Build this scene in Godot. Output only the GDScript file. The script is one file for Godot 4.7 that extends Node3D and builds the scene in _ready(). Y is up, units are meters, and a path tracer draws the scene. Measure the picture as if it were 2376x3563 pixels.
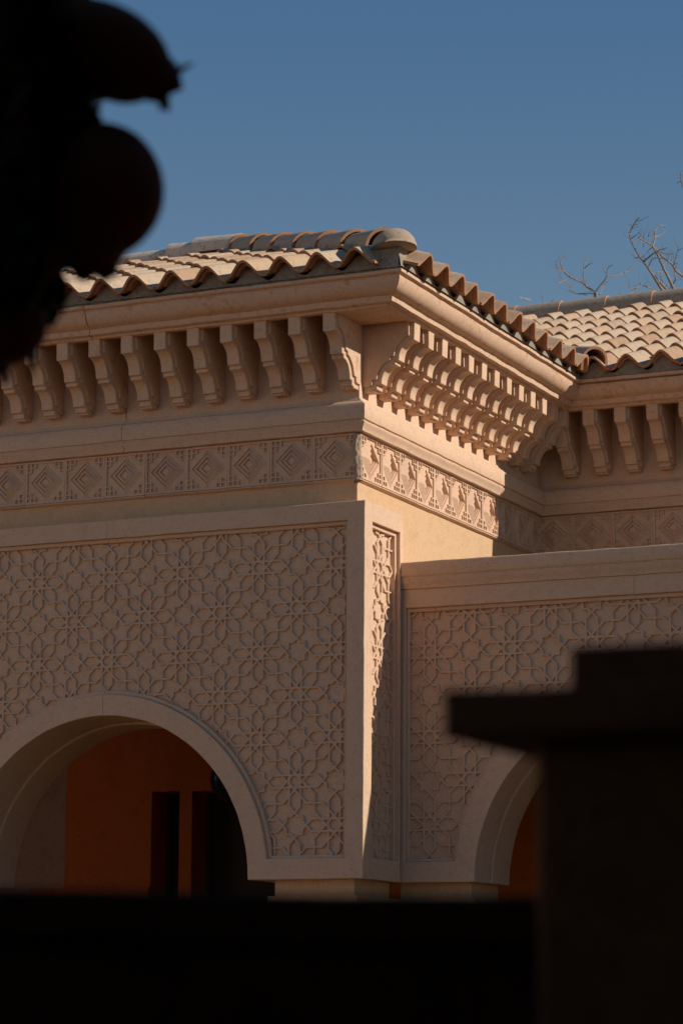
extends Node3D

const TILE_P := 0.304
const A_LAT := 0.3227
const GROUND_Y := -5.45
const PITCH := 0.375

var wob_noise := FastNoiseLite.new()
var wob_fine := FastNoiseLite.new()
var M := {}
var rng := RandomNumberGenerator.new()


# ------------------------------------------------------------------ mesh collector
class MB:
	var v := PackedVector3Array()
	var n := PackedVector3Array()

	func tri(a: Vector3, b: Vector3, c: Vector3) -> void:
		var nn := (b - a).cross(c - a)
		if nn.length_squared() < 1e-16:
			return
		nn = nn.normalized()
		v.append(a); v.append(c); v.append(b)
		n.append(nn); n.append(nn); n.append(nn)

	func quad(a: Vector3, b: Vector3, c: Vector3, d: Vector3) -> void:
		tri(a, b, c)
		tri(a, c, d)

	func stri(a: Vector3, b: Vector3, c: Vector3, na: Vector3, nb: Vector3, nc: Vector3) -> void:
		if (b - a).cross(c - a).length_squared() < 1e-16:
			return
		v.append(a); v.append(c); v.append(b)
		n.append(na); n.append(nc); n.append(nb)

	func squad(a: Vector3, b: Vector3, c: Vector3, d: Vector3, na: Vector3, nb: Vector3, nc: Vector3, nd: Vector3) -> void:
		stri(a, b, c, na, nb, nc)
		stri(a, c, d, na, nc, nd)

	func box(lo: Vector3, hi: Vector3) -> void:
		var p := [Vector3(lo.x, lo.y, lo.z), Vector3(hi.x, lo.y, lo.z), Vector3(hi.x, hi.y, lo.z), Vector3(lo.x, hi.y, lo.z),
			Vector3(lo.x, lo.y, hi.z), Vector3(hi.x, lo.y, hi.z), Vector3(hi.x, hi.y, hi.z), Vector3(lo.x, hi.y, hi.z)]
		quad(p[4], p[5], p[6], p[7])
		quad(p[1], p[0], p[3], p[2])
		quad(p[5], p[1], p[2], p[6])
		quad(p[0], p[4], p[7], p[3])
		quad(p[7], p[6], p[2], p[3])
		quad(p[0], p[1], p[5], p[4])


func wob(p: Vector3, amp: float) -> Vector3:
	var q := p * 1.0
	return p + Vector3(wob_noise.get_noise_3d(q.x, q.y, q.z) + 0.5 * wob_fine.get_noise_3d(q.x, q.y, q.z),
		wob_noise.get_noise_3d(q.x + 31.0, q.y, q.z) + 0.5 * wob_fine.get_noise_3d(q.x, q.y + 17.0, q.z),
		wob_noise.get_noise_3d(q.x, q.y, q.z + 47.0) + 0.5 * wob_fine.get_noise_3d(q.x + 9.0, q.y, q.z)) * amp


func mesh_of(parts: Array, amp := 0.0, shift := Vector3.ZERO) -> ArrayMesh:
	var m := ArrayMesh.new()
	for mb in parts:
		if mb.v.is_empty():
			continue
		var vv: PackedVector3Array = mb.v
		if amp > 0.0:
			vv = PackedVector3Array()
			vv.resize(mb.v.size())
			for i in mb.v.size():
				vv[i] = wob(mb.v[i] + shift, amp) - shift
		var a := []
		a.resize(Mesh.ARRAY_MAX)
		a[Mesh.ARRAY_VERTEX] = vv
		a[Mesh.ARRAY_NORMAL] = mb.n
		m.add_surface_from_arrays(Mesh.PRIMITIVE_TRIANGLES, a)
	return m


func put(called: String, m: Mesh, mats: Array, parent: Node, at := Transform3D.IDENTITY) -> MeshInstance3D:
	var o := MeshInstance3D.new()
	o.name = called
	o.mesh = m
	for i in m.get_surface_count():
		o.set_surface_override_material(i, mats[mini(i, mats.size() - 1)])
	o.transform = at
	parent.add_child(o, true)
	return o


func thing(called: String, label: String, category: String, at := Vector3.ZERO, group := "") -> Node3D:
	var o := Node3D.new()
	o.name = called
	o.position = at
	o.set_meta("label", label)
	o.set_meta("category", category)
	if group:
		o.set_meta("group", group)
	add_child(o, true)
	return o


# ------------------------------------------------------------------ shape helpers
# faces: FRONT looks along +z, SIDE looks along +x (its local x runs to -z)
func front_at(z: float) -> Transform3D:
	return Transform3D(Basis.IDENTITY, Vector3(0, 0, z))


func side_at(x: float) -> Transform3D:
	return Transform3D(Basis(Vector3(0, 0, -1), Vector3(0, 1, 0), Vector3(1, 0, 0)), Vector3(x, 0, 0))


func area2(p: PackedVector2Array) -> float:
	var s := 0.0
	for i in p.size():
		s += p[i].cross(p[(i + 1) % p.size()])
	return s * 0.5


func finer(p: PackedVector2Array, step: float) -> PackedVector2Array:
	var r := PackedVector2Array()
	for i in p.size():
		var a := p[i]
		var b := p[(i + 1) % p.size()]
		var k := maxi(1, int(ceil(a.distance_to(b) / step)))
		for j in k:
			r.append(a.lerp(b, float(j) / k))
	return r


# a flat shape with thickness d0..d1 (front at d1), a chamfered front edge and optional back
func slab(mb: MB, shape: PackedVector2Array, t: Transform3D, d0: float, d1: float, chamfer := 0.004, step := 0.1, back := false) -> void:
	var p := shape.duplicate()
	if area2(p) < 0.0:
		p.reverse()
	p = finer(p, step)
	var c := p.size()
	var inn := PackedVector2Array()
	for i in c:
		var e0 := (p[i] - p[(i + c - 1) % c]).normalized()
		var e1 := (p[(i + 1) % c] - p[i]).normalized()
		var n0 := Vector2(-e0.y, e0.x)
		var n1 := Vector2(-e1.y, e1.x)
		var k := 1.0 + n0.dot(n1)
		inn.append(p[i] + (n0 + n1) / maxf(k, 0.3) * chamfer)
	var ids := Geometry2D.triangulate_polygon(inn)
	for i in range(0, ids.size(), 3):
		var a := inn[ids[i]]
		var b := inn[ids[i + 1]]
		var d := inn[ids[i + 2]]
		if (b - a).cross(d - a) < 0.0:
			var s := b
			b = d
			d = s
		mb.tri(t * Vector3(a.x, a.y, d1), t * Vector3(b.x, b.y, d1), t * Vector3(d.x, d.y, d1))
		if back:
			mb.tri(t * Vector3(a.x, a.y, d0), t * Vector3(d.x, d.y, d0), t * Vector3(b.x, b.y, d0))
	for i in c:
		var j := (i + 1) % c
		var o0 := t * Vector3(p[i].x, p[i].y, d1 - chamfer)
		var o1 := t * Vector3(p[j].x, p[j].y, d1 - chamfer)
		if chamfer > 0.0:
			mb.quad(o0, o1, t * Vector3(inn[j].x, inn[j].y, d1), t * Vector3(inn[i].x, inn[i].y, d1))
		mb.quad(t * Vector3(p[i].x, p[i].y, d0), t * Vector3(p[j].x, p[j].y, d0), o1, o0)


func rect(x0: float, y0: float, x1: float, y1: float) -> PackedVector2Array:
	return PackedVector2Array([Vector2(x0, y0), Vector2(x1, y0), Vector2(x1, y1), Vector2(x0, y1)])


func arc(c: Vector2, r: float, a0: float, a1: float, k: int) -> PackedVector2Array:
	var p := PackedVector2Array()
	for i in k + 1:
		var a := lerpf(a0, a1, float(i) / k)
		p.append(c + Vector2(cos(a), sin(a)) * r)
	return p


# a moulding: profile of (protrusion, height) swept along a face; ends may be mitred (e0 + m0 * protrusion) and cracked (wander of the end with height)
func sweep(mb: MB, prof: Array, t: Transform3D, e0: float, m0: float, e1: float, m1: float, w0 := [], w1 := [], step := 0.07, caps := true) -> void:
	var k := prof.size()
	var seg_n := []
	for i in k - 1:
		var d: Vector2 = prof[i + 1] - prof[i]
		seg_n.append(Vector2(d.y, -d.x).normalized())
	var n0 := []
	var n1 := []
	for i in k - 1:
		var a: Vector2 = seg_n[i]
		var b: Vector2 = seg_n[i]
		if i > 0 and seg_n[i - 1].dot(seg_n[i]) > 0.75:
			a = (seg_n[i - 1] + seg_n[i]).normalized()
		if i < k - 2 and seg_n[i + 1].dot(seg_n[i]) > 0.75:
			b = (seg_n[i + 1] + seg_n[i]).normalized()
		n0.append(a)
		n1.append(b)
	var count := maxi(1, int(ceil(absf(e1 - e0) / step)))
	var at := func(i: int, j: int) -> Vector3:
		var q: Vector2 = prof[i]
		var s := e0 + m0 * q.x
		var f := e1 + m1 * q.x
		if w0.size():
			s += w0[i % w0.size()]
		if w1.size():
			f += w1[i % w1.size()]
		return t * Vector3(lerpf(s, f, float(j) / count), q.y, q.x)
	var nrm := func(q: Vector2) -> Vector3:
		return (t.basis * Vector3(0, q.y, q.x)).normalized()
	for j in count:
		for i in k - 1:
			var a: Vector3 = nrm.call(n0[i])
			var b: Vector3 = nrm.call(n1[i])
			mb.squad(at.call(i, j), at.call(i, j + 1), at.call(i + 1, j + 1), at.call(i + 1, j), a, a, b, b)
	if caps:
		var flat := PackedVector2Array()
		for q in prof:
			flat.append(q)
		var ids := Geometry2D.triangulate_polygon(flat)
		for i in range(0, ids.size(), 3):
			mb.tri(at.call(ids[i], 0), at.call(ids[i + 1], 0), at.call(ids[i + 2], 0))
			mb.tri(at.call(ids[i], count), at.call(ids[i + 2], count), at.call(ids[i + 1], count))


func tube(mb: MB, pts: Array, r0: float, r1: float, sides := 6) -> void:
	var rings := []
	var up := Vector3.UP
	for i in pts.size():
		var d: Vector3 = (pts[mini(i + 1, pts.size() - 1)] - pts[maxi(i - 1, 0)]).normalized()
		if absf(d.dot(up)) > 0.95:
			up = Vector3.RIGHT
		var a := d.cross(up).normalized()
		var b := a.cross(d).normalized()
		var r := lerpf(r0, r1, float(i) / maxf(1, pts.size() - 1))
		var ring := []
		for k in sides:
			var w := TAU * k / sides
			var o := a * cos(w) + b * sin(w)
			ring.append([pts[i] + o * r, o])
		rings.append(ring)
		up = b
	for i in pts.size() - 1:
		for k in sides:
			var p = rings[i][k]
			var q = rings[i][(k + 1) % sides]
			var s = rings[i + 1][(k + 1) % sides]
			var u = rings[i + 1][k]
			mb.squad(p[0], u[0], s[0], q[0], p[1], u[1], s[1], q[1])


# surface of revolution about the local y axis; prof is (radius, height) from bottom to top
func lathe(mb: MB, prof: Array, t: Transform3D, sides := 20) -> void:
	for i in prof.size() - 1:
		var a: Vector2 = prof[i]
		var b: Vector2 = prof[i + 1]
		var d := b - a
		var pn: Vector2 = (prof[i] - prof[maxi(i - 1, 0)])
		var nn: Vector2 = (prof[mini(i + 2, prof.size() - 1)] - prof[i + 1])
		var da := (d.normalized() + pn.normalized()).normalized()
		var db := (d.normalized() + nn.normalized()).normalized()
		var na2 := Vector2(da.y, -da.x)
		var nb2 := Vector2(db.y, -db.x)
		for k in sides:
			var w0 := TAU * k / sides
			var w1 := TAU * (k + 1) / sides
			var c0 := Vector3(cos(w0), 0, -sin(w0))
			var c1 := Vector3(cos(w1), 0, -sin(w1))
			var f := func(c: Vector3, q: Vector2) -> Vector3: return t * (c * q.x + Vector3(0, q.y, 0))
			var g := func(c: Vector3, q: Vector2) -> Vector3: return (t.basis * (c * q.x + Vector3(0, q.y, 0))).normalized()
			mb.squad(f.call(c0, a), f.call(c1, a), f.call(c1, b), f.call(c0, b), g.call(c0, na2), g.call(c1, na2), g.call(c1, nb2), g.call(c0, nb2))


# ------------------------------------------------------------------ textures and materials
func lin(r: float, g: float, b: float) -> Color:
	return Color(r, g, b).linear_to_srgb()


func noise_img(size: int, freq: float, sd: int, octaves := 4) -> PackedByteArray:
	var f := FastNoiseLite.new()
	f.seed = sd
	f.noise_type = FastNoiseLite.TYPE_SIMPLEX_SMOOTH
	f.frequency = freq
	f.fractal_octaves = octaves
	var im := f.get_seamless_image(size, size)
	im.convert(Image.FORMAT_L8)
	return im.get_data()


# a colour picture: broad patches, a fine grain and small dark specks
func colour_tex(size: int, sd: int, low: Color, high: Color, stain: Color, stain_most: float, grain: float, pores: float) -> ImageTexture:
	var broad := noise_img(size, 0.012, sd, 4)
	var mid := noise_img(size, 0.05, sd + 1, 3)
	var fine := noise_img(size, 0.3, sd + 2, 2)
	var data := PackedByteArray()
	data.resize(size * size * 3)
	for i in size * size:
		var b := broad[i] / 255.0
		var m := mid[i] / 255.0
		var f := fine[i] / 255.0
		var c := low.lerp(high, clampf(0.5 + (b - 0.5) * 0.9 + (m - 0.5) * 0.6, 0.0, 1.0))
		var s := clampf((b * 0.55 + m * 0.45 - 0.55) * 5.0, 0.0, 1.0) * stain_most
		c = c.lerp(stain, s)
		var k := 1.0 + (f - 0.5) * grain
		if f < 0.2 and m < 0.45:
			k *= 1.0 - pores
		data[i * 3] = clampi(int(c.r * k * 255.0), 0, 255)
		data[i * 3 + 1] = clampi(int(c.g * k * 255.0), 0, 255)
		data[i * 3 + 2] = clampi(int(c.b * k * 255.0), 0, 255)
	return ImageTexture.create_from_image(Image.create_from_data(size, size, false, Image.FORMAT_RGB8, data))


func relief_tex(size: int, sd: int, coarse: float, fine: float) -> ImageTexture:
	var a := noise_img(size, coarse, sd, 4)
	var b := noise_img(size, fine, sd + 5, 3)
	var data := PackedByteArray()
	data.resize(size * size)
	for i in size * size:
		var h := a[i] * 0.5 + b[i] * 0.5
		if b[i] < 60:
			h -= (60 - b[i]) * 1.2
		data[i] = clampi(int(h), 0, 255)
	return ImageTexture.create_from_image(Image.create_from_data(size, size, false, Image.FORMAT_L8, data))


# combed render: fine horizontal scoring
func combed_tex(size: int, sd: int) -> ImageTexture:
	var a := noise_img(size, 0.03, sd, 3)
	var b := noise_img(size, 0.25, sd + 3, 2)
	var data := PackedByteArray()
	data.resize(size * size)
	var lines := PackedFloat32Array()
	var r := RandomNumberGenerator.new()
	r.seed = sd
	for y in size:
		lines.append(r.randf())
	for y in size:
		for x in size:
			var i := y * size + x
			var yy := posmod(y + int((a[i] - 128) * 0.06), size)
			data[i] = clampi(int(lines[yy] * 110.0 + b[i] * 0.5 + a[i] * 0.12), 0, 255)
	return ImageTexture.create_from_image(Image.create_from_data(size, size, false, Image.FORMAT_L8, data))


func mat(called: String, tex: Texture2D, relief: Texture2D, depth_cm: float, rough: float, scale := 0.5, tint := Color.WHITE, world := true) -> StandardMaterial3D:
	var m := StandardMaterial3D.new()
	m.resource_name = called
	m.albedo_color = tint
	m.albedo_texture = tex
	m.roughness = rough
	m.metallic_specular = 0.3
	m.uv1_triplanar = true
	m.uv1_world_triplanar = world
	m.uv1_scale = Vector3.ONE * scale
	m.uv1_triplanar_sharpness = 6.0
	if relief:
		m.heightmap_enabled = true
		m.heightmap_texture = relief
		m.heightmap_scale = depth_cm
	return m


func plain(called: String, c: Color, rough: float) -> StandardMaterial3D:
	var m := StandardMaterial3D.new()
	m.resource_name = called
	m.albedo_color = c
	m.roughness = rough
	m.metallic_specular = 0.3
	return m


func make_materials() -> void:
	var grit := relief_tex(512, 11, 0.02, 0.2)
	var rough_grit := relief_tex(512, 23, 0.05, 0.12)
	var comb := combed_tex(512, 31)
	var stone := colour_tex(512, 100, lin(0.585, 0.38, 0.252), lin(0.705, 0.465, 0.315), lin(0.52, 0.31, 0.18), 0.45, 0.14, 0.25)
	var stone_b := colour_tex(512, 140, lin(0.565, 0.36, 0.24), lin(0.685, 0.445, 0.298), lin(0.46, 0.255, 0.14), 0.75, 0.14, 0.25)
	var stucco := colour_tex(512, 180, lin(0.55, 0.34, 0.19), lin(0.65, 0.415, 0.245), lin(0.52, 0.3, 0.155), 0.5, 0.12, 0.2)
	M.stone = mat("cast_stone", stone, grit, 0.06, 0.85, 0.5)
	M.stone_b = mat("cast_stone_worn", stone_b, grit, 0.07, 0.85, 0.55)
	M.frame = mat("combed_stone", stone, comb, 0.1, 0.85, 0.6)
	M.frieze = [M.stone, mat("frieze_stone", stone, grit, 0.06, 0.85, 0.6, Color(1.0, 0.985, 0.98)), mat("frieze_stone_pale", stone, grit, 0.06, 0.85, 0.7, Color(0.97, 0.965, 0.97))]
	M.stucco = mat("stucco", stucco, grit, 0.07, 0.9, 0.45)
	M.patch = mat("repair_mortar", colour_tex(256, 220, lin(0.34, 0.235, 0.16), lin(0.56, 0.4, 0.28), lin(0.3, 0.2, 0.13), 0.5, 0.3, 0.3), rough_grit, 0.6, 0.95, 1.6)
	M.mortar = mat("roof_mortar", colour_tex(256, 240, lin(0.24, 0.2, 0.155), lin(0.36, 0.31, 0.25), lin(0.17, 0.13, 0.09), 0.6, 0.25, 0.3), rough_grit, 0.5, 0.95, 1.2)
	var dusty := colour_tex(512, 260, lin(0.47, 0.325, 0.215), lin(0.59, 0.42, 0.285), lin(0.32, 0.205, 0.13), 0.7, 0.2, 0.3)
	var worn := colour_tex(512, 300, lin(0.4, 0.27, 0.175), lin(0.54, 0.375, 0.25), lin(0.27, 0.17, 0.105), 0.75, 0.24, 0.35)
	M.tile = [mat("tile_dusty", dusty, grit, 0.2, 0.85, 1.0), mat("tile_worn", worn, grit, 0.25, 0.85, 1.1), mat("tile_pale", dusty, grit, 0.2, 0.85, 0.8, Color(1.0, 0.97, 0.94)), mat("tile_pinkish", worn, grit, 0.2, 0.85, 0.9, Color(1.0, 0.95, 0.92))]
	var clay := colour_tex(256, 340, lin(0.36, 0.165, 0.085), lin(0.5, 0.265, 0.145), lin(0.26, 0.12, 0.06), 0.6, 0.25, 0.3)
	M.clay = mat("fired_clay", clay, grit, 0.15, 0.85, 1.4)
	var hip := colour_tex(512, 380, lin(0.36, 0.255, 0.18), lin(0.5, 0.365, 0.26), lin(0.22, 0.15, 0.1), 0.65, 0.3, 0.4)
	M.hip = mat("lichened_tile", hip, grit, 0.3, 0.9, 1.1)
	M.ridge = mat("speckled_ridge_tile", colour_tex(512, 420, lin(0.6, 0.44, 0.34), lin(0.72, 0.55, 0.44), lin(0.3, 0.22, 0.17), 0.7, 0.35, 0.55), grit, 0.3, 0.9, 1.3)
	M.paint = mat("orange_limewash", colour_tex(256, 460, lin(0.3, 0.07, 0.014), lin(0.38, 0.095, 0.02), lin(0.25, 0.06, 0.013), 0.6, 0.1, 0.1), grit, 0.15, 0.9, 0.4)
	M.dim_wall = mat("brown_limewash", colour_tex(256, 480, lin(0.26, 0.15, 0.1), lin(0.34, 0.2, 0.135), lin(0.2, 0.11, 0.07), 0.5, 0.1, 0.1), grit, 0.15, 0.9, 0.4)
	M.dark_wood = plain("dark_stained_wood", lin(0.035, 0.02, 0.014), 0.6)
	M.paving = mat("courtyard_paving", colour_tex(512, 500, lin(0.2, 0.085, 0.04), lin(0.28, 0.125, 0.062), lin(0.16, 0.07, 0.035), 0.5, 0.15, 0.2), grit, 0.3, 0.9, 0.25)
	M.lawn = mat("lawn_grass", colour_tex(256, 520, lin(0.06, 0.058, 0.024), lin(0.095, 0.09, 0.04), lin(0.14, 0.085, 0.05), 0.7, 0.4, 0.3), rough_grit, 1.0, 0.95, 0.6)
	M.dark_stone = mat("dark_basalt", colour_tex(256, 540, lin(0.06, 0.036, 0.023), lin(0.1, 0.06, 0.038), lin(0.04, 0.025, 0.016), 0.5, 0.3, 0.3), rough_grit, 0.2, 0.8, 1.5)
	M.pale = mat("pale_render", colour_tex(256, 570, lin(0.62, 0.5, 0.4), lin(0.74, 0.62, 0.5), lin(0.55, 0.42, 0.32), 0.4, 0.12, 0.15), grit, 0.1, 0.9, 0.4)
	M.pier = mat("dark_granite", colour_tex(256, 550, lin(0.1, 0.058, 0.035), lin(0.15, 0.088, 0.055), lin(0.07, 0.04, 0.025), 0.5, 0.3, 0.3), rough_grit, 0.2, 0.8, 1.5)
	M.house = mat("dark_plaster", colour_tex(256, 560, lin(0.07, 0.055, 0.045), lin(0.1, 0.08, 0.065), lin(0.05, 0.04, 0.03), 0.5, 0.2, 0.2), rough_grit, 0.3, 0.9, 0.6)
	M.bark = mat("dry_bark", colour_tex(256, 580, lin(0.26, 0.19, 0.14), lin(0.42, 0.32, 0.25), lin(0.18, 0.13, 0.1), 0.5, 0.4, 0.3), rough_grit, 0.4, 0.9, 6.0)
	M.fruit_bark = mat("brown_bark", colour_tex(256, 600, lin(0.1, 0.075, 0.055), lin(0.17, 0.13, 0.1), lin(0.07, 0.05, 0.038), 0.5, 0.4, 0.3), rough_grit, 0.4, 0.9, 6.0)
	M.fruit = mat("pomegranate_rind", colour_tex(256, 620, lin(0.2, 0.05, 0.022), lin(0.3, 0.085, 0.035), lin(0.16, 0.06, 0.025), 0.5, 0.3, 0.3), grit, 0.1, 0.85, 3.0)
	M.calyx = mat("pomegranate_calyx", colour_tex(256, 640, lin(0.24, 0.07, 0.04), lin(0.34, 0.11, 0.06), lin(0.16, 0.06, 0.03), 0.5, 0.3, 0.3), grit, 0.1, 0.6, 3.0)
	M.leaf = plain("leathery_leaf", lin(0.035, 0.06, 0.018), 0.7)
	M.white = plain("white_aircraft_paint", lin(0.8, 0.8, 0.8), 0.35)
	M.glass = plain("dark_glass", lin(0.02, 0.02, 0.025), 0.15)
	M.iron = plain("black_iron", lin(0.02, 0.02, 0.022), 0.5)


# ------------------------------------------------------------------ carved lattice of eight-pointed stars
func clip_bar(a: Vector2, b: Vector2, box: Rect2, c: Vector2, r: float) -> Array:
	var t0 := 0.0
	var t1 := 1.0
	var d := b - a
	for axis in 2:
		var lo := box.position[axis]
		var hi := box.end[axis]
		if absf(d[axis]) < 1e-6:
			if a[axis] < lo or a[axis] > hi:
				return []
			continue
		var u := (lo - a[axis]) / d[axis]
		var w := (hi - a[axis]) / d[axis]
		t0 = maxf(t0, minf(u, w))
		t1 = minf(t1, maxf(u, w))
	if t1 - t0 < 1e-4:
		return []
	if r <= 0.0:
		return [[a + d * t0, a + d * t1]]
	var f := a - c
	var qa := d.dot(d)
	var qb := 2.0 * f.dot(d)
	var qc := f.dot(f) - r * r
	var disc := qb * qb - 4.0 * qa * qc
	if disc <= 0.0:
		return [[a + d * t0, a + d * t1]]
	var s0 := (-qb - sqrt(disc)) / (2.0 * qa)
	var s1 := (-qb + sqrt(disc)) / (2.0 * qa)
	var res := []
	if minf(t1, s0) - t0 > 1e-3:
		res.append([a + d * t0, a + d * minf(t1, s0)])
	if t1 - maxf(t0, s1) > 1e-3:
		res.append([a + d * maxf(t0, s1), a + d * t1])
	return res


func bar(mb: MB, a: Vector2, b: Vector2, t: Transform3D, d: float) -> void:
	var dir := (b - a).normalized()
	var s := Vector2(-dir.y, dir.x)
	var sec := [[-0.0086, 0.0], [-0.008, 0.0145], [-0.0052, 0.0195], [0.0052, 0.0195], [0.008, 0.0145], [0.0086, 0.0]]
	var nr := [Vector2(-1, 0.05), Vector2(-0.9, 0.4), Vector2(-0.35, 0.95), Vector2(0.35, 0.95), Vector2(0.9, 0.4), Vector2(1, 0.05)]
	var n := maxi(1, int(ceil(a.distance_to(b) / 0.12)))
	var p0 := a - dir * 0.003
	var p1 := b + dir * 0.003
	for j in n:
		var u := p0.lerp(p1, float(j) / n)
		var w := p0.lerp(p1, float(j + 1) / n)
		for i in 5:
			var x0: float = sec[i][0]
			var x1: float = sec[i + 1][0]
			var na := (t.basis * Vector3(s.x * nr[i].x, s.y * nr[i].x, nr[i].y)).normalized()
			var nb := (t.basis * Vector3(s.x * nr[i + 1].x, s.y * nr[i + 1].x, nr[i + 1].y)).normalized()
			var q0 := u + s * x0
			var q1 := u + s * x1
			var q2 := w + s * x1
			var q3 := w + s * x0
			mb.squad(t * Vector3(q0.x, q0.y, d + sec[i][1]), t * Vector3(q3.x, q3.y, d + sec[i][1]), t * Vector3(q2.x, q2.y, d + sec[i + 1][1]), t * Vector3(q1.x, q1.y, d + sec[i + 1][1]), na, na, nb, nb)
	for e in [[p0, -1.0], [p1, 1.0]]:
		var q: Vector2 = e[0]
		for i in range(1, 5):
			var x: Vector2 = q + s * sec[0][0]
			var y: Vector2 = q + s * sec[i][0]
			var z: Vector2 = q + s * sec[i + 1][0]
			if e[1] > 0.0:
				mb.tri(t * Vector3(x.x, x.y, d), t * Vector3(z.x, z.y, d + sec[i + 1][1]), t * Vector3(y.x, y.y, d + sec[i][1]))
			else:
				mb.tri(t * Vector3(x.x, x.y, d), t * Vector3(y.x, y.y, d + sec[i][1]), t * Vector3(z.x, z.y, d + sec[i + 1][1]))


func lattice(mb: MB, t: Transform3D, d: float, rosette: Vector2, box: Rect2, c: Vector2, r: float) -> void:
	var tip := sqrt(0.5)
	var w := 0.14
	var big := 1.0 - tip
	var i0 := int(floor((box.position.x - rosette.x) / A_LAT)) - 1
	var i1 := int(ceil((box.end.x - rosette.x) / A_LAT)) + 1
	var j0 := int(floor((box.position.y - rosette.y) / A_LAT)) - 1
	var j1 := int(ceil((box.end.y - rosette.y) / A_LAT)) + 1
	for i in range(i0, i1 + 1):
		for j in range(j0, j1 + 1):
			var o := rosette + Vector2(i, j) * A_LAT
			var segs := []
			if posmod(i + j, 2) == 0:
				for k in 4:
					var e := Vector2.from_angle(k * PI / 4)
					var f := Vector2(-e.y, e.x)
					for s in [-1.0, 1.0]:
						var m: Vector2 = f * s * w
						segs.append([m - e * (tip - w), m + e * (tip - w)])
						segs.append([m + e * (tip - w), e * tip])
						segs.append([m - e * (tip - w), -e * tip])
			else:
				var inner := big * 0.7654
				for k in 8:
					var a0 := k * PI / 4
					segs.append([Vector2.from_angle(a0) * big, Vector2.from_angle(a0 + PI / 8) * inner])
					segs.append([Vector2.from_angle(a0 + PI / 8) * inner, Vector2.from_angle(a0 + PI / 4) * big])
			for q in segs:
				for p in clip_bar(o + q[0] * A_LAT, o + q[1] * A_LAT, box, c, r):
					bar(mb, p[0], p[1], t, d)


# ------------------------------------------------------------------ arcade wall with its arch, frame and carved panel
func arcade(owner_thing: Node3D, t: Transform3D, cx: float, sides: Array, top: float, yt: float, back: float, rosette: Vector2, lat_box: Rect2) -> void:
	var yb := -2.79
	var y0 := -2.94
	var c := Vector2(cx, y0)
	var core := MB.new()
	var frame := MB.new()
	var step := MB.new()
	for s in sides:
		var e: float = s.edge
		var inn: float = s.inner
		var sg := signf(e - cx)
		var a_end := PI * 0.5
		var a_start := 0.0 if sg > 0 else PI
		var p := PackedVector2Array([Vector2(cx, top), Vector2(s.core, top), Vector2(s.core, y0)])
		p.append_array(arc(c, 1.26, a_start, a_end, 32))
		slab(core, p, t, back, -0.068, 0.0, 0.14, true)
		# frame: top strip, side strip, foot, and the ring of the arch
		p = PackedVector2Array([Vector2(cx, top), Vector2(e, top), Vector2(e, y0)])
		p.append_array(arc(c, 1.26, a_start, a_end, 40))
		var dy := yb - y0
		var a1 := asin(dy / 1.42)
		var ring := arc(c, 1.42, a_end, a1 if sg > 0 else PI - a1, 40)
		p.append_array(ring)
		p.append_array(PackedVector2Array([Vector2(inn, yb), Vector2(inn, yt), Vector2(cx, yt)]))
		slab(frame, p, t, -0.07, 0.0, 0.004, 0.09)
		# second, lower step round the panel
		var q := PackedVector2Array()
		q.append_array(ring)
		q.append_array(PackedVector2Array([Vector2(inn, yb), Vector2(inn, yt), Vector2(cx, yt), Vector2(cx, yt - 0.03), Vector2(inn - sg * 0.024, yt - 0.03), Vector2(inn - sg * 0.024, yb + 0.024)]))
		var a2 := asin((dy + 0.024) / 1.452)
		q.append_array(arc(c, 1.452, a2 if sg > 0 else PI - a2, a_end, 40))
		slab(step, q, t, -0.07, -0.03, 0.004, 0.09)
		# a shallow rib inside the arch
		var rib := PackedVector2Array()
		rib.append_array(arc(c, 1.262, a_start, a_end, 28))
		rib.append_array(arc(c, 1.236, a_end, a_start, 28))
		slab(core, rib, t, back + 0.02, back + 0.36, 0.006, 0.14, true)
	var wall := put("arcade_wall", mesh_of([core], 0.002), [M.stone], owner_thing)
	put("arch_frame", mesh_of([frame], 0.0028), [M.frame], wall)
	put("panel_step", mesh_of([step], 0.0025), [M.stone], wall)
	var lat := MB.new()
	lattice(lat, t, -0.0685, rosette, lat_box, c, 1.45)
	put("carved_lattice", mesh_of([lat], 0.0008), [M.stone], wall)


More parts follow.
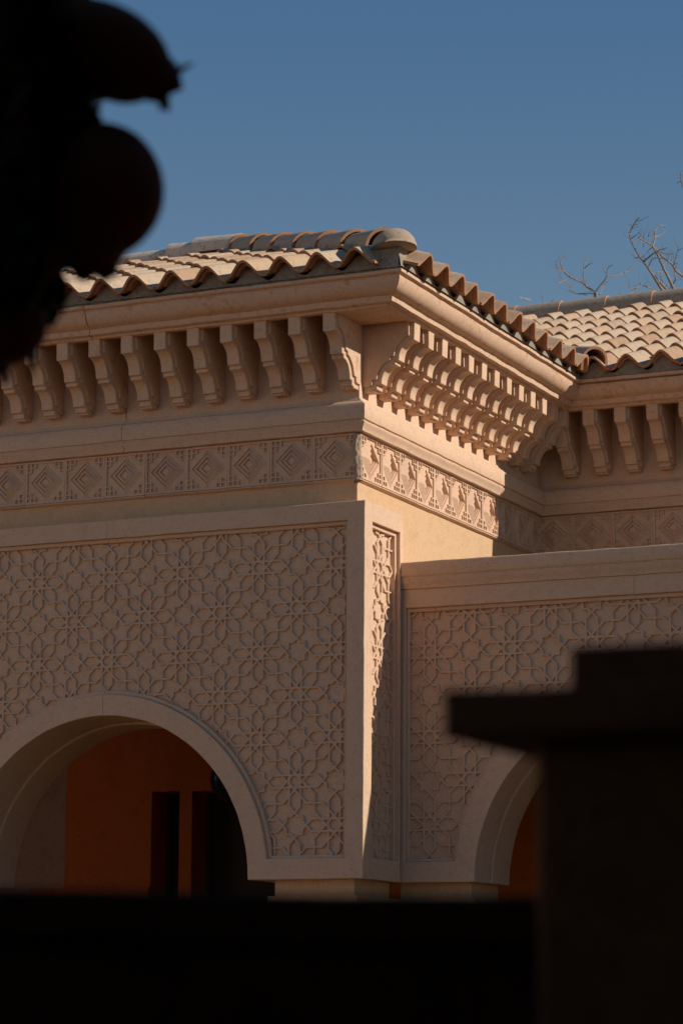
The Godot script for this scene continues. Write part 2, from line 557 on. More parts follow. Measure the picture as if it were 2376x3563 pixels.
# ------------------------------------------------------------------ frieze tile with stepped lozenge and fret corners
func frieze_tile(w: float, h: float, sd: int) -> ArrayMesh:
	var mb := MB.new()
	var r := RandomNumberGenerator.new()
	r.seed = sd
	var back := -0.03
	var f := -0.002
	var top := 0.011
	var gap := 0.0013
	# body: front is f except for the raised cells; chamfered foot
	var g := [0.036, 0.147, 0.258]
	var hw := 0.0135
	var cuts := [gap / w, 1.0 - gap / w]
	for k in g:
		for q in [k - hw, k + hw, 1.0 - k - hw, 1.0 - k + hw]:
			cuts.append(q)
	cuts.sort()
	var rects := []
	var lo: float = g[0] - hw
	var hi: float = 1.0 - lo
	rects.append([lo, g[0] - hw, hi, g[0] + hw])
	rects.append([lo, 1.0 - g[0] - hw, hi, 1.0 - g[0] + hw])
	rects.append([g[0] - hw, lo, g[0] + hw, hi])
	rects.append([1.0 - g[0] - hw, lo, 1.0 - g[0] + hw, hi])
	for mx in 2:
		for my in 2:
			for q in [[g[1] - hw, lo, g[1] + hw, g[2] + hw], [lo, g[1] - hw, g[2] + hw, g[1] + hw], [g[2] - hw, lo, g[2] + hw, g[1] + hw], [lo, g[2] - hw, g[1] + hw, g[2] + hw]]:
				var x0: float = q[0]
				var y0: float = q[1]
				var x1: float = q[2]
				var y1: float = q[3]
				rects.append([1.0 - x1 if mx else x0, 1.0 - y1 if my else y0, 1.0 - x0 if mx else x1, 1.0 - y0 if my else y1])
	var k := cuts.size() - 1
	var up := []
	for i in k:
		var col := []
		for j in k:
			var m := Vector2((cuts[i] + cuts[i + 1]) * 0.5, (cuts[j] + cuts[j + 1]) * 0.5)
			var on := m.x < lo or m.x > hi or m.y < lo or m.y > hi
			for q in rects:
				if m.x > q[0] and m.x < q[2] and m.y > q[1] and m.y < q[3]:
					on = true
			col.append(on)
		up.append(col)
	var foot := 0.028
	var px := func(x: float) -> float: return x * w
	var py := func(y: float) -> float: return foot + y * (h - foot)
	for i in k:
		for j in k:
			var x0: float = px.call(cuts[i])
			var x1: float = px.call(cuts[i + 1])
			var y0: float = py.call(cuts[j])
			var y1: float = py.call(cuts[j + 1])
			var z: float = top if up[i][j] else f
			if not (up[i][j] == false and cuts[i] < 0.5 and cuts[i + 1] > 0.5 and cuts[j] < 0.5 and cuts[j + 1] > 0.5):
				mb.quad(Vector3(x0, y0, z), Vector3(x1, y0, z), Vector3(x1, y1, z), Vector3(x0, y1, z))
			else:
				# the middle field leaves room for the lozenge
				var cor := [Vector2(x0, y0), Vector2(x1, y0), Vector2(x1, y1), Vector2(x0, y1)]
				var dia := []
				for s in 4:
					var e := Vector2.from_angle(-PI / 2 + s * PI / 2) * 0.44 + Vector2(0.5, 0.5)
					dia.append(Vector2(clampf(px.call(e.x), x0, x1), clampf(py.call(e.y), y0, y1)))
				for s in 4:
					var a: Vector2 = dia[(s + 3) % 4]
					var c2: Vector2 = dia[s]
					mb.quad(Vector3(cor[s].x, cor[s].y, z), Vector3(c2.x, c2.y, z), Vector3(a.x, a.y, z), Vector3(cor[s].x, cor[s].y, z))
					mb.tri(Vector3(cor[s].x, cor[s].y, z), Vector3(cor[(s + 1) % 4].x, cor[(s + 1) % 4].y, z), Vector3(c2.x, c2.y, z))
			if up[i][j]:
				if i == 0 or not up[i - 1][j]:
					mb.quad(Vector3(x0, y0, f), Vector3(x0, y0, top), Vector3(x0, y1, top), Vector3(x0, y1, f))
				if i == k - 1 or not up[i + 1][j]:
					mb.quad(Vector3(x1, y0, top), Vector3(x1, y0, f), Vector3(x1, y1, f), Vector3(x1, y1, top))
				if j == 0 or not up[i][j - 1]:
					mb.quad(Vector3(x0, y0, f), Vector3(x1, y0, f), Vector3(x1, y0, top), Vector3(x0, y0, top))
				if j == k - 1 or not up[i][j + 1]:
					mb.quad(Vector3(x0, y1, top), Vector3(x1, y1, top), Vector3(x1, y1, f), Vector3(x0, y1, f))
	var xa: float = gap
	var xb: float = w - gap
	var ya: float = py.call(cuts[0])
	var yb: float = py.call(cuts[k])
	mb.quad(Vector3(xa, ya, back), Vector3(xa, ya, f), Vector3(xa, yb, f), Vector3(xa, yb, back))
	mb.quad(Vector3(xb, ya, f), Vector3(xb, ya, back), Vector3(xb, yb, back), Vector3(xb, yb, f))
	mb.quad(Vector3(xa, yb, f), Vector3(xb, yb, f), Vector3(xb, yb, back), Vector3(xa, yb, back))
	# foot: a lip and a slanting underside
	mb.quad(Vector3(xa, ya - 0.006, f + 0.012), Vector3(xb, ya - 0.006, f + 0.012), Vector3(xb, ya, f), Vector3(xa, ya, f))
	mb.quad(Vector3(xa, ya - 0.013, f + 0.012), Vector3(xb, ya - 0.013, f + 0.012), Vector3(xb, ya - 0.006, f + 0.012), Vector3(xa, ya - 0.006, f + 0.012))
	mb.quad(Vector3(xa, 0.0, back), Vector3(xb, 0.0, back), Vector3(xb, ya - 0.013, f + 0.012), Vector3(xa, ya - 0.013, f + 0.012))
	for x in [xa, xb]:
		var q := [Vector3(x, 0, back), Vector3(x, ya - 0.013, f + 0.012), Vector3(x, ya - 0.006, f + 0.012), Vector3(x, ya, f), Vector3(x, ya, back)]
		for i in range(1, 4):
			if x == xa:
				mb.tri(q[0], q[i], q[i + 1])
			else:
				mb.tri(q[0], q[i + 1], q[i])
	# lozenge: facets rise inwards and drop at each ring
	var c := Vector2(0.5, 0.5)
	var rad := [0.44, 0.325, 0.215, 0.1]
	var rise := 0.012
	for i in 4:
		var ro: float = rad[i]
		var ri: float = rad[i + 1] if i < 3 else 0.0
		var zo := f + 0.0006
		var zi := f + (rise if i < 3 else 0.003)
		for s in 4:
			var e0 := Vector2.from_angle(s * PI / 2)
			var e1 := Vector2.from_angle((s + 1) * PI / 2)
			var pt := func(e: Vector2, rr: float, z: float) -> Vector3:
				var u := c + e * rr
				return Vector3(px.call(u.x), py.call(u.y), z)
			if i < 3:
				var rc := ri + 0.034
				var zg := f - 0.003
				mb.quad(pt.call(e0, ro, zo), pt.call(e1, ro, zo), pt.call(e1, rc, zi), pt.call(e0, rc, zi))
				mb.quad(pt.call(e0, rc, zi), pt.call(e1, rc, zi), pt.call(e1, rc - 0.005, zg), pt.call(e0, rc - 0.005, zg))
				mb.quad(pt.call(e0, rc - 0.005, zg), pt.call(e1, rc - 0.005, zg), pt.call(e1, ri + 0.004, zg), pt.call(e0, ri + 0.004, zg))
				mb.quad(pt.call(e0, ri + 0.004, zg), pt.call(e1, ri + 0.004, zg), pt.call(e1, ri, zo), pt.call(e0, ri, zo))
			else:
				mb.tri(pt.call(e0, ro, zo), pt.call(e1, ro, zo), pt.call(e0, 0.0, zi))
	return mesh_of([mb], 0.002, Vector3(r.randf() * 50.0, 0, 0))


# ------------------------------------------------------------------ scroll bracket under the cornice
func bracket_mesh(sd: int) -> ArrayMesh:
	var p := PackedVector2Array([Vector2(0.0, 0.695), Vector2(0.086, 0.695), Vector2(0.09, 0.705), Vector2(0.112, 0.71), Vector2(0.114, 0.745), Vector2(0.148, 0.749)])
	for i in 9:
		var a := PI * 0.5 * (1.0 - i / 8.0)
		p.append(Vector2(0.25 - 0.1 * sin(a), 0.762 + 0.122 * cos(a)))
	p.append_array(PackedVector2Array([Vector2(0.259, 0.887), Vector2(0.261, 0.912), Vector2(0.29, 0.917)]))
	for i in 9:
		var a := PI * 0.5 * (1.0 - i / 8.0)
		p.append(Vector2(0.405 - 0.113 * sin(a), 0.93 + 0.13 * cos(a)))
	p.append_array(PackedVector2Array([Vector2(0.416, 1.062), Vector2(0.42, 1.2), Vector2(0.38, 1.204), Vector2(0.36, 1.312), Vector2(0.0, 1.312)]))
	var mb := MB.new()
	var t := Transform3D(Basis(Vector3(0, 0, 1), Vector3(0, 1, 0), Vector3(-1, 0, 0)), Vector3.ZERO)
	slab(mb, p, t, 0.0, 0.051, 0.004, 0.06)
	# the other half, mirrored
	var flip := Transform3D(Basis(Vector3(0, 0, 1), Vector3(0, -1, 0), Vector3(1, 0, 0)), Vector3.ZERO)
	var pm := PackedVector2Array()
	for q in p:
		pm.append(Vector2(q.x, -q.y))
	slab(mb, pm, flip, 0.0, 0.051, 0.004, 0.06)
	# wider slab set back behind the edge
	var ext := p.duplicate()
	ext.resize(ext.size() - 4)
	ext.append(Vector2(0.42, 1.42))
	ext.append(Vector2(-0.1, 1.42))
	ext[0] = Vector2(-0.1, 0.695)
	var small := Geometry2D.offset_polygon(ext, -0.038, Geometry2D.JOIN_MITER)
	if small.size() and area2(small[0]) < 0.0:
		small[0].reverse()
	for piece in Geometry2D.intersect_polygons(small[0], PackedVector2Array([Vector2(-0.002, 0.6), Vector2(0.6, 0.6), Vector2(0.6, 1.199), Vector2(0.376, 1.2), Vector2(0.356, 1.312), Vector2(-0.002, 1.312)])):
		slab(mb, piece, t, 0.0, 0.069, 0.003, 0.08)
		var m := PackedVector2Array()
		for q in piece:
			m.append(Vector2(q.x, -q.y))
		slab(mb, m, flip, 0.0, 0.069, 0.003, 0.08)
	return mesh_of([mb], 0.0028, Vector3(sd * 7.7, 0, sd * 3.1))


# ------------------------------------------------------------------ roof tiles
# local axes: x along the eave, y off the roof, z down the slope; the lower edge is at z = 0
func wave_tile(length: float, lo: Callable, hi: Callable, sd: int, i0 := 0, i1 := 16) -> ArrayMesh:
	var skin := MB.new()
	var clay := MB.new()
	var k := 16
	var amp := 0.058
	var th := 0.021
	var rows := 4
	var pos := func(i: int, v: float, under: bool) -> Vector3:
		var x := TILE_P * (float(i) / k - 0.5)
		var y := amp * cos(TAU * x / TILE_P) + 0.03 * (1.0 - v / length)
		if under:
			var sl := -amp * TAU / TILE_P * sin(TAU * x / TILE_P)
			var nn := Vector2(-sl, 1.0).normalized()
			return Vector3(x - nn.x * th * 0.6, y - nn.y * th, -v)
		return Vector3(x, y, -v)
	var nrm := func(i: int) -> Vector3:
		var x := TILE_P * (float(i) / k - 0.5)
		return Vector3(amp * TAU / TILE_P * sin(TAU * x / TILE_P), 1.0, 0.03 / length * -1.0).normalized()
	for i in range(i0, i1):
		var xa := TILE_P * (float(i) / k - 0.5)
		var xb := TILE_P * (float(i + 1) / k - 0.5)
		var a0: float = maxf(0.0, lo.call(xa))
		var b0: float = maxf(0.0, lo.call(xb))
		var a1: float = minf(length, hi.call(xa))
		var b1: float = minf(length, hi.call(xb))
		if a1 <= a0 and b1 <= b0:
			continue
		a1 = maxf(a0, a1)
		b1 = maxf(b0, b1)
		for j in rows:
			var u0 := lerpf(a0, a1, float(j) / rows)
			var u1 := lerpf(a0, a1, float(j + 1) / rows)
			var w0 := lerpf(b0, b1, float(j) / rows)
			var w1 := lerpf(b0, b1, float(j + 1) / rows)
			skin.squad(pos.call(i, u0, false), pos.call(i + 1, w0, false), pos.call(i + 1, w1, false), pos.call(i, u1, false), nrm.call(i), nrm.call(i + 1), nrm.call(i + 1), nrm.call(i))
		clay.squad(pos.call(i, a1, true), pos.call(i + 1, b1, true), pos.call(i + 1, b0, true), pos.call(i, a0, true), -nrm.call(i), -nrm.call(i + 1), -nrm.call(i + 1), -nrm.call(i))
		clay.quad(pos.call(i, a0, true), pos.call(i + 1, b0, true), pos.call(i + 1, b0, false), pos.call(i, a0, false))
		clay.quad(pos.call(i, a1, false), pos.call(i + 1, b1, false), pos.call(i + 1, b1, true), pos.call(i, a1, true))
	for i in [i0, i1]:
		var x := TILE_P * (float(i) / k - 0.5)
		var a0: float = maxf(0.0, lo.call(x))
		var a1: float = minf(length, hi.call(x))
		if a1 > a0:
			clay.quad(pos.call(i, a0, false), pos.call(i, a1, false), pos.call(i, a1, true), pos.call(i, a0, true))
	return mesh_of([skin, clay], 0.0035, Vector3(sd * 3.3, sd * 1.7, sd * 5.1))


# a half-round cover tile: axis along z, lower (larger) end at z = 0, upper end at -length
func cover_tile(length: float, r0: float, r1: float, sd: int, skirt := 0.03) -> ArrayMesh:
	var skin := MB.new()
	var clay := MB.new()
	var k := 16
	var th := 0.022
	var rows := 5
	var pos := func(i: int, v: float, d: float) -> Vector3:
		var r := lerpf(r0, r1, v / length) - d
		if i == 0 or i == k:
			return Vector3(r * (1.0 if i == 0 else -1.0), -skirt, -v)
		var a := PI * float(i - 1) / (k - 2)
		return Vector3(cos(a) * r, sin(a) * r, -v)
	var nrm := func(i: int) -> Vector3:
		var a := PI * clampf(float(i - 1) / (k - 2), 0.0, 1.0)
		return Vector3(cos(a), sin(a), 0.0)
	for i in k:
		for j in rows:
			var u := length * j / rows
			var w := length * (j + 1) / rows
			skin.squad(pos.call(i, u, 0.0), pos.call(i, w, 0.0), pos.call(i + 1, w, 0.0), pos.call(i + 1, u, 0.0), nrm.call(i), nrm.call(i), nrm.call(i + 1), nrm.call(i + 1))
		clay.squad(pos.call(i, 0.0, th), pos.call(i + 1, 0.0, th), pos.call(i + 1, length, th), pos.call(i, length, th), -nrm.call(i), -nrm.call(i + 1), -nrm.call(i + 1), -nrm.call(i))
		clay.quad(pos.call(i, 0.0, 0.0), pos.call(i + 1, 0.0, 0.0), pos.call(i + 1, 0.0, th), pos.call(i, 0.0, th))
		clay.quad(pos.call(i, length, th), pos.call(i + 1, length, th), pos.call(i + 1, length, 0.0), pos.call(i, length, 0.0))
	return mesh_of([skin, clay], 0.004, Vector3(sd * 2.1, sd * 4.7, sd * 1.3))


# one slope of tiles. o: a crest on the eave edge at row 0; u, n, zl: axes; lo/hi clip the run up the slope (m in plan) at a place along u
func tile_slope(roof: Node3D, o: Vector3, u: Vector3, zl: Vector3, n: Vector3, cols: Array, rows: int, lo: Callable, hi: Callable, seen: Callable, sd: int) -> void:
	var r := RandomNumberGenerator.new()
	r.seed = sd
	var k := sqrt(1.0 + PITCH * PITCH)
	var e := 0.42 * k
	var length := e + 0.075
	var whole := []
	var all := func(_x: float) -> float: return 1e6
	var none := func(_x: float) -> float: return -1e6
	for i in 4:
		whole.append(wave_tile(length, none, all, sd + i))
	var under := wave_tile(0.3, none, all, sd + 9, 3, 13)
	for row in rows:
		for c in cols:
			var along: float = c * TILE_P
			var v: float = row * e
			if not seen.call(along, v / k):
				continue
			var lo0: float = minf(minf(lo.call(along - TILE_P * 0.5), lo.call(along + TILE_P * 0.5)), lo.call(along))
			var lo1: float = maxf(lo.call(along - TILE_P * 0.5), lo.call(along + TILE_P * 0.5))
			var hi0: float = minf(hi.call(along - TILE_P * 0.5), hi.call(along + TILE_P * 0.5))
			var hi1: float = maxf(hi.call(along - TILE_P * 0.5), hi.call(along + TILE_P * 0.5))
			if hi1 * k <= v + 0.02 or lo0 * k >= v + length:
				continue
			var m: ArrayMesh
			if lo1 * k <= v and hi0 * k >= v + length:
				m = whole[r.randi() % 4]
			else:
				m = wave_tile(length, func(x: float) -> float: return lo.call(along + x) * k - v, func(x: float) -> float: return hi.call(along + x) * k - v, sd + row * 40 + c)
			if m.get_surface_count() == 0:
				continue
			var b := Basis(u, n, zl)
			b = b * Basis(Vector3.UP, r.randf_range(-0.02, 0.02)) * Basis(Vector3.FORWARD, r.randf_range(-0.022, 0.022))
			var at := o + u * along - zl * (v + r.randf_range(-0.02, 0.016)) + n * r.randf_range(-0.004, 0.006)
			var pick := r.randf()
			var skin: Material = M.tile[0] if pick < 0.4 else M.tile[2] if pick < 0.65 else M.tile[3] if pick < 0.85 else M.tile[1]
			put("roof_tile", m, [skin, M.clay] if m.get_surface_count() > 1 else [skin], roof, Transform3D(b, at))
			if row == 0 and lo1 <= 0.0 and hi0 > 0.3:
				put("under_tile", under, [M.clay, M.clay], roof, Transform3D(Basis(u, n, zl), at - n * 0.03 - zl * 0.04))


const W := 3.78


func _ready() -> void:
	rng.seed = 7
	wob_noise.seed = 3
	wob_noise.noise_type = FastNoiseLite.TYPE_SIMPLEX_SMOOTH
	wob_noise.frequency = 3.0
	wob_noise.fractal_octaves = 2
	wob_fine.seed = 8
	wob_fine.noise_type = FastNoiseLite.TYPE_SIMPLEX_SMOOTH
	wob_fine.frequency = 14.0
	wob_fine.fractal_octaves = 2

	# camera
	var cam := Camera3D.new()
	cam.name = "camera"
	cam.transform = Transform3D(Basis(Vector3(0.90592449, 0.00761255, -0.42337084), Vector3(0.0712215, 0.9828546, 0.17007155), Vector3(0.41740666, -0.18422509, 0.88984987)), Vector3(8.0645, -3.8446, 17.4888))
	var eye := CameraAttributesPhysical.new()
	eye.frustum_focal_length = 61.75
	eye.frustum_focus_distance = 18.5
	eye.frustum_near = 0.05
	eye.frustum_far = 20000.0
	eye.exposure_aperture = 4.7
	cam.attributes = eye
	cam.fov = 21.99
	cam.near = 0.05
	cam.far = 20000.0
	cam.current = true
	add_child(cam)

	# sky, sun, exposure
	var sky_mat := ProceduralSkyMaterial.new()
	sky_mat.sky_top_color = lin(0.029, 0.107, 0.249)
	sky_mat.sky_horizon_color = lin(0.64, 0.8, 0.75)
	sky_mat.sky_curve = 0.1
	sky_mat.ground_bottom_color = lin(0.2, 0.12, 0.07)
	sky_mat.ground_horizon_color = lin(0.25, 0.2, 0.15)
	sky_mat.sun_angle_max = 1.0
	var sky := Sky.new()
	sky.sky_material = sky_mat
	var env := Environment.new()
	env.background_mode = Environment.BG_SKY
	env.sky = sky
	env.tonemap_mode = Environment.TONE_MAPPER_LINEAR
	env.tonemap_exposure = 1.0
	env.sdfgi_enabled = true
	env.ssao_enabled = true
	env.ssil_enabled = true
	var we := WorldEnvironment.new()
	we.name = "world_environment"
	we.environment = env
	add_child(we)
	var sun := DirectionalLight3D.new()
	sun.name = "sun"
	sun.basis = Basis.looking_at(-Vector3(1.0, 0.54, -0.16))
	sun.light_energy = 1.43
	sun.light_color = lin(1.0, 0.96, 0.87)
	sun.light_angular_distance = 0.5
	sun.shadow_enabled = true
	add_child(sun)

	make_materials()
	build_ground()
	build_building()
	build_shade_house()
	build_court_wing()
	build_foreground()
	build_lantern()
	build_trees()
	build_pomegranate()
	build_aeroplane()


func build_ground() -> void:
	var mb := MB.new()
	mb.quad(Vector3(-3000, GROUND_Y, 3000), Vector3(3000, GROUND_Y, 3000), Vector3(3000, GROUND_Y, -3000), Vector3(-3000, GROUND_Y, -3000))
	var o := put("ground", mesh_of([mb]), [M.paving], self)
	o.set_meta("kind", "structure")
	o.set_meta("label", "warm reddish paving of the courtyard around the arcade")
	o.set_meta("category", "ground")


	var lawn := MB.new()
	lawn.quad(Vector3(-30, GROUND_Y + 0.004, 3.6), Vector3(30, GROUND_Y + 0.004, 3.6), Vector3(30, GROUND_Y + 0.004, 0.1), Vector3(-30, GROUND_Y + 0.004, 0.1))
	var g := put("lawn", mesh_of([lawn]), [M.lawn], self)
	g.set_meta("kind", "structure")
	g.set_meta("label", "green lawn in front of the arcade")
	g.set_meta("category", "lawn")


func cornice_profile() -> Array:
	return [Vector2(-0.03, 1.315), Vector2(0.352, 1.315), Vector2(0.372, 1.203), Vector2(0.38, 1.196), Vector2(0.424, 1.196), Vector2(0.43, 1.199), Vector2(0.431, 1.214), Vector2(0.437, 1.218), Vector2(0.47, 1.218), Vector2(0.478, 1.222), Vector2(0.484, 1.262),
		Vector2(0.497, 1.267), Vector2(0.52, 1.273), Vector2(0.543, 1.286), Vector2(0.56, 1.304), Vector2(0.573, 1.327), Vector2(0.582, 1.352), Vector2(0.585, 1.376), Vector2(0.579, 1.381), Vector2(0.579, 1.387), Vector2(0.604, 1.391), Vector2(0.609, 1.396), Vector2(0.609, 1.417), Vector2(0.6, 1.423), Vector2(-0.03, 1.426)]


func entablature_profile() -> Array:
	return [Vector2(-0.03, 0.374), Vector2(0.03, 0.374), Vector2(0.048, 0.376), Vector2(0.051, 0.386), Vector2(0.056, 0.4), Vector2(0.066, 0.418), Vector2(0.074, 0.43), Vector2(0.076, 0.439), Vector2(0.064, 0.444), Vector2(0.063, 0.457), Vector2(0.077, 0.462), Vector2(0.079, 0.468), Vector2(0.079, 0.572), Vector2(0.074, 0.578), Vector2(0.06, 0.58), Vector2(0.06, 0.588), Vector2(0.05, 0.593), Vector2(0.042, 0.604), Vector2(0.026, 0.61), Vector2(0.024, 0.618), Vector2(0.012, 0.622), Vector2(0.006, 0.634), Vector2(0.0, 0.645), Vector2(0.0, 1.316), Vector2(-0.03, 1.316)]


func wander(k: int, sd: int, most: float) -> Array:
	var r := RandomNumberGenerator.new()
	r.seed = sd
	var a := []
	var x := 0.0
	for i in k:
		x = x * 0.7 + r.randf_range(-most, most)
		a.append(x)
	return a


func moulding_runs(owner_thing: Node3D, called: String, prof: Array, cut_front: float, cut_side: float, m: Material, sd: int, amp: float) -> void:
	var front := front_at(0.0)
	var side := side_at(0.0)
	var wing := front_at(-W)
	var k := prof.size()
	var a := wander(k, sd, 0.012)
	var b := wander(k, sd + 1, 0.008)
	var runs := [
		[front, -7.0, 0.0, cut_front - 0.0035, 0.0, [], a], [front, cut_front + 0.0035, 0.0, -0.0015, 1.0, a, []],
		[side, 0.0015, -1.0, cut_side - 0.0015, 0.0, [], b], [side, cut_side + 0.0015, 0.0, W - 0.0015, -1.0, b, []],
		[wing, 0.0015, 1.0, 6.0, 0.0, [], []]]
	for q in runs:
		var mb := MB.new()
		sweep(mb, prof, q[0], q[1], q[2], q[3], q[4], q[5], q[6])
		put(called, mesh_of([mb], amp), [m], owner_thing)


func build_building() -> void:
	var b := thing("arcade_building", "pinkish stone building with carved arcade, bracketed cornice and barrel tiled roofs", "building")
	# upper walls
	var wall := MB.new()
	slab(wall, rect(-7.0, -0.6, -0.02, 0.39), front_at(-0.02), -3.8, 0.0, 0.004, 0.2, false)
	slab(wall, rect(0.02, -0.6, W + 0.02, 0.39), side_at(-0.02), -0.5, 0.0, 0.004, 0.2, false)
	slab(wall, rect(-0.02, -0.6, 6.0, 0.39), front_at(-W - 0.02), -3.0, 0.0, 0.004, 0.2, false)
	wall.box(Vector3(-7.0, 0.38, -W - 0.05), Vector3(-0.028, 1.42, -0.028))
	wall.box(Vector3(-0.05, 0.38, -9.0), Vector3(6.0, 1.42, -W - 0.028))
	var upper := put("upper_wall", mesh_of([wall], 0.003), [M.stucco], b)
	# frieze of carved tiles
	var kinds := [frieze_tile(0.36, 0.371, 1), frieze_tile(0.36, 0.371, 2), frieze_tile(0.36, 0.371, 3)]
	var lay := func(t: Transform3D, x0: float, x1: float, i: int) -> void:
		var tt := t * Transform3D(Basis.from_scale(Vector3((x1 - x0) / 0.36, 1, 1)), Vector3(x0, 0, 0.002 + rng.randf_range(-0.0015, 0.0015)))
		put("frieze_tile", kinds[i % 3], [M.frieze[rng.randi() % 3]], upper, tt)
	lay.call(front_at(0.0), -0.3757, -0.012, 0)
	for i in 10:
		lay.call(front_at(0.0), -0.3757 - 0.36 * (i + 1), -0.3757 - 0.36 * i, i)
	lay.call(side_at(0.0), 0.012, 0.40, 1)
	for i in 10:
		lay.call(side_at(0.0), 0.40 + 0.338 * i, 0.40 + 0.338 * (i + 1), i)
	for i in 6:
		lay.call(front_at(-W), -0.047 + 0.362 * i, 0.315 + 0.362 * i, i + 1)
	# rough mortar repair down the corner of the frieze
	var fix := MB.new()
	for col in [[-0.018, -0.006, 0.028, 4], [-0.002, -0.014, 0.026, 9]]:
		var pts := []
		for i in 22:
			var y := 0.004 + 0.362 * i / 21.0
			pts.append(Vector3(col[0] + 0.008 * wob_fine.get_noise_2d(y * 6.0, col[3]), y, col[1] + 0.006 * wob_fine.get_noise_2d(y * 9.0, col[3] + 5)))
		tube(fix, pts, col[2], col[2] * 0.95, 12)
	put("corner_repair", mesh_of([fix], 0.016), [M.patch], upper)
	# mouldings, brackets, cornice
	moulding_runs(b, "entablature_moulding", entablature_profile(), -2.0, 2.654, M.stone, 21, 0.0035)
	moulding_runs(b, "cornice_block", cornice_profile(), -2.06, 0.64, M.stone_b, 33, 0.0055)
	var sof := MB.new()
	slab(sof, PackedVector2Array([Vector2(0.001, -0.001), Vector2(0.41, -0.001), Vector2(0.41, -0.41), Vector2(0.001, -0.41)]), Transform3D(Basis(Vector3(1, 0, 0), Vector3(0, 0, -1), Vector3(0, 1, 0)), Vector3(0, 0, 0)), 1.1945, 1.31, 0.0, 0.1, true)
	put("corner_soffit", mesh_of([sof], 0.004), [M.stone_b], b)
	var br := [bracket_mesh(1), bracket_mesh(2), bracket_mesh(3)]
	var hang := func(t: Transform3D, x: float, i: int) -> void:
		var o := put("bracket", br[i % 3], [M.stone if rng.randf() < 0.6 else M.stone_b], b, t * Transform3D(Basis.IDENTITY, Vector3(x + rng.randf_range(-0.003, 0.003), 0, 0.001)))
		o.name = o.name
	for i in 13:
		hang.call(front_at(0.0), -0.055 - 0.2865 * i, i)
	for i in 13:
		hang.call(side_at(0.0), 0.124 + 0.2695 * i, i + 1)
	for i in 9:
		hang.call(front_at(-W), 0.318 + 0.288 * i, i + 2)
	build_arcades(b)
	build_roofs(b)


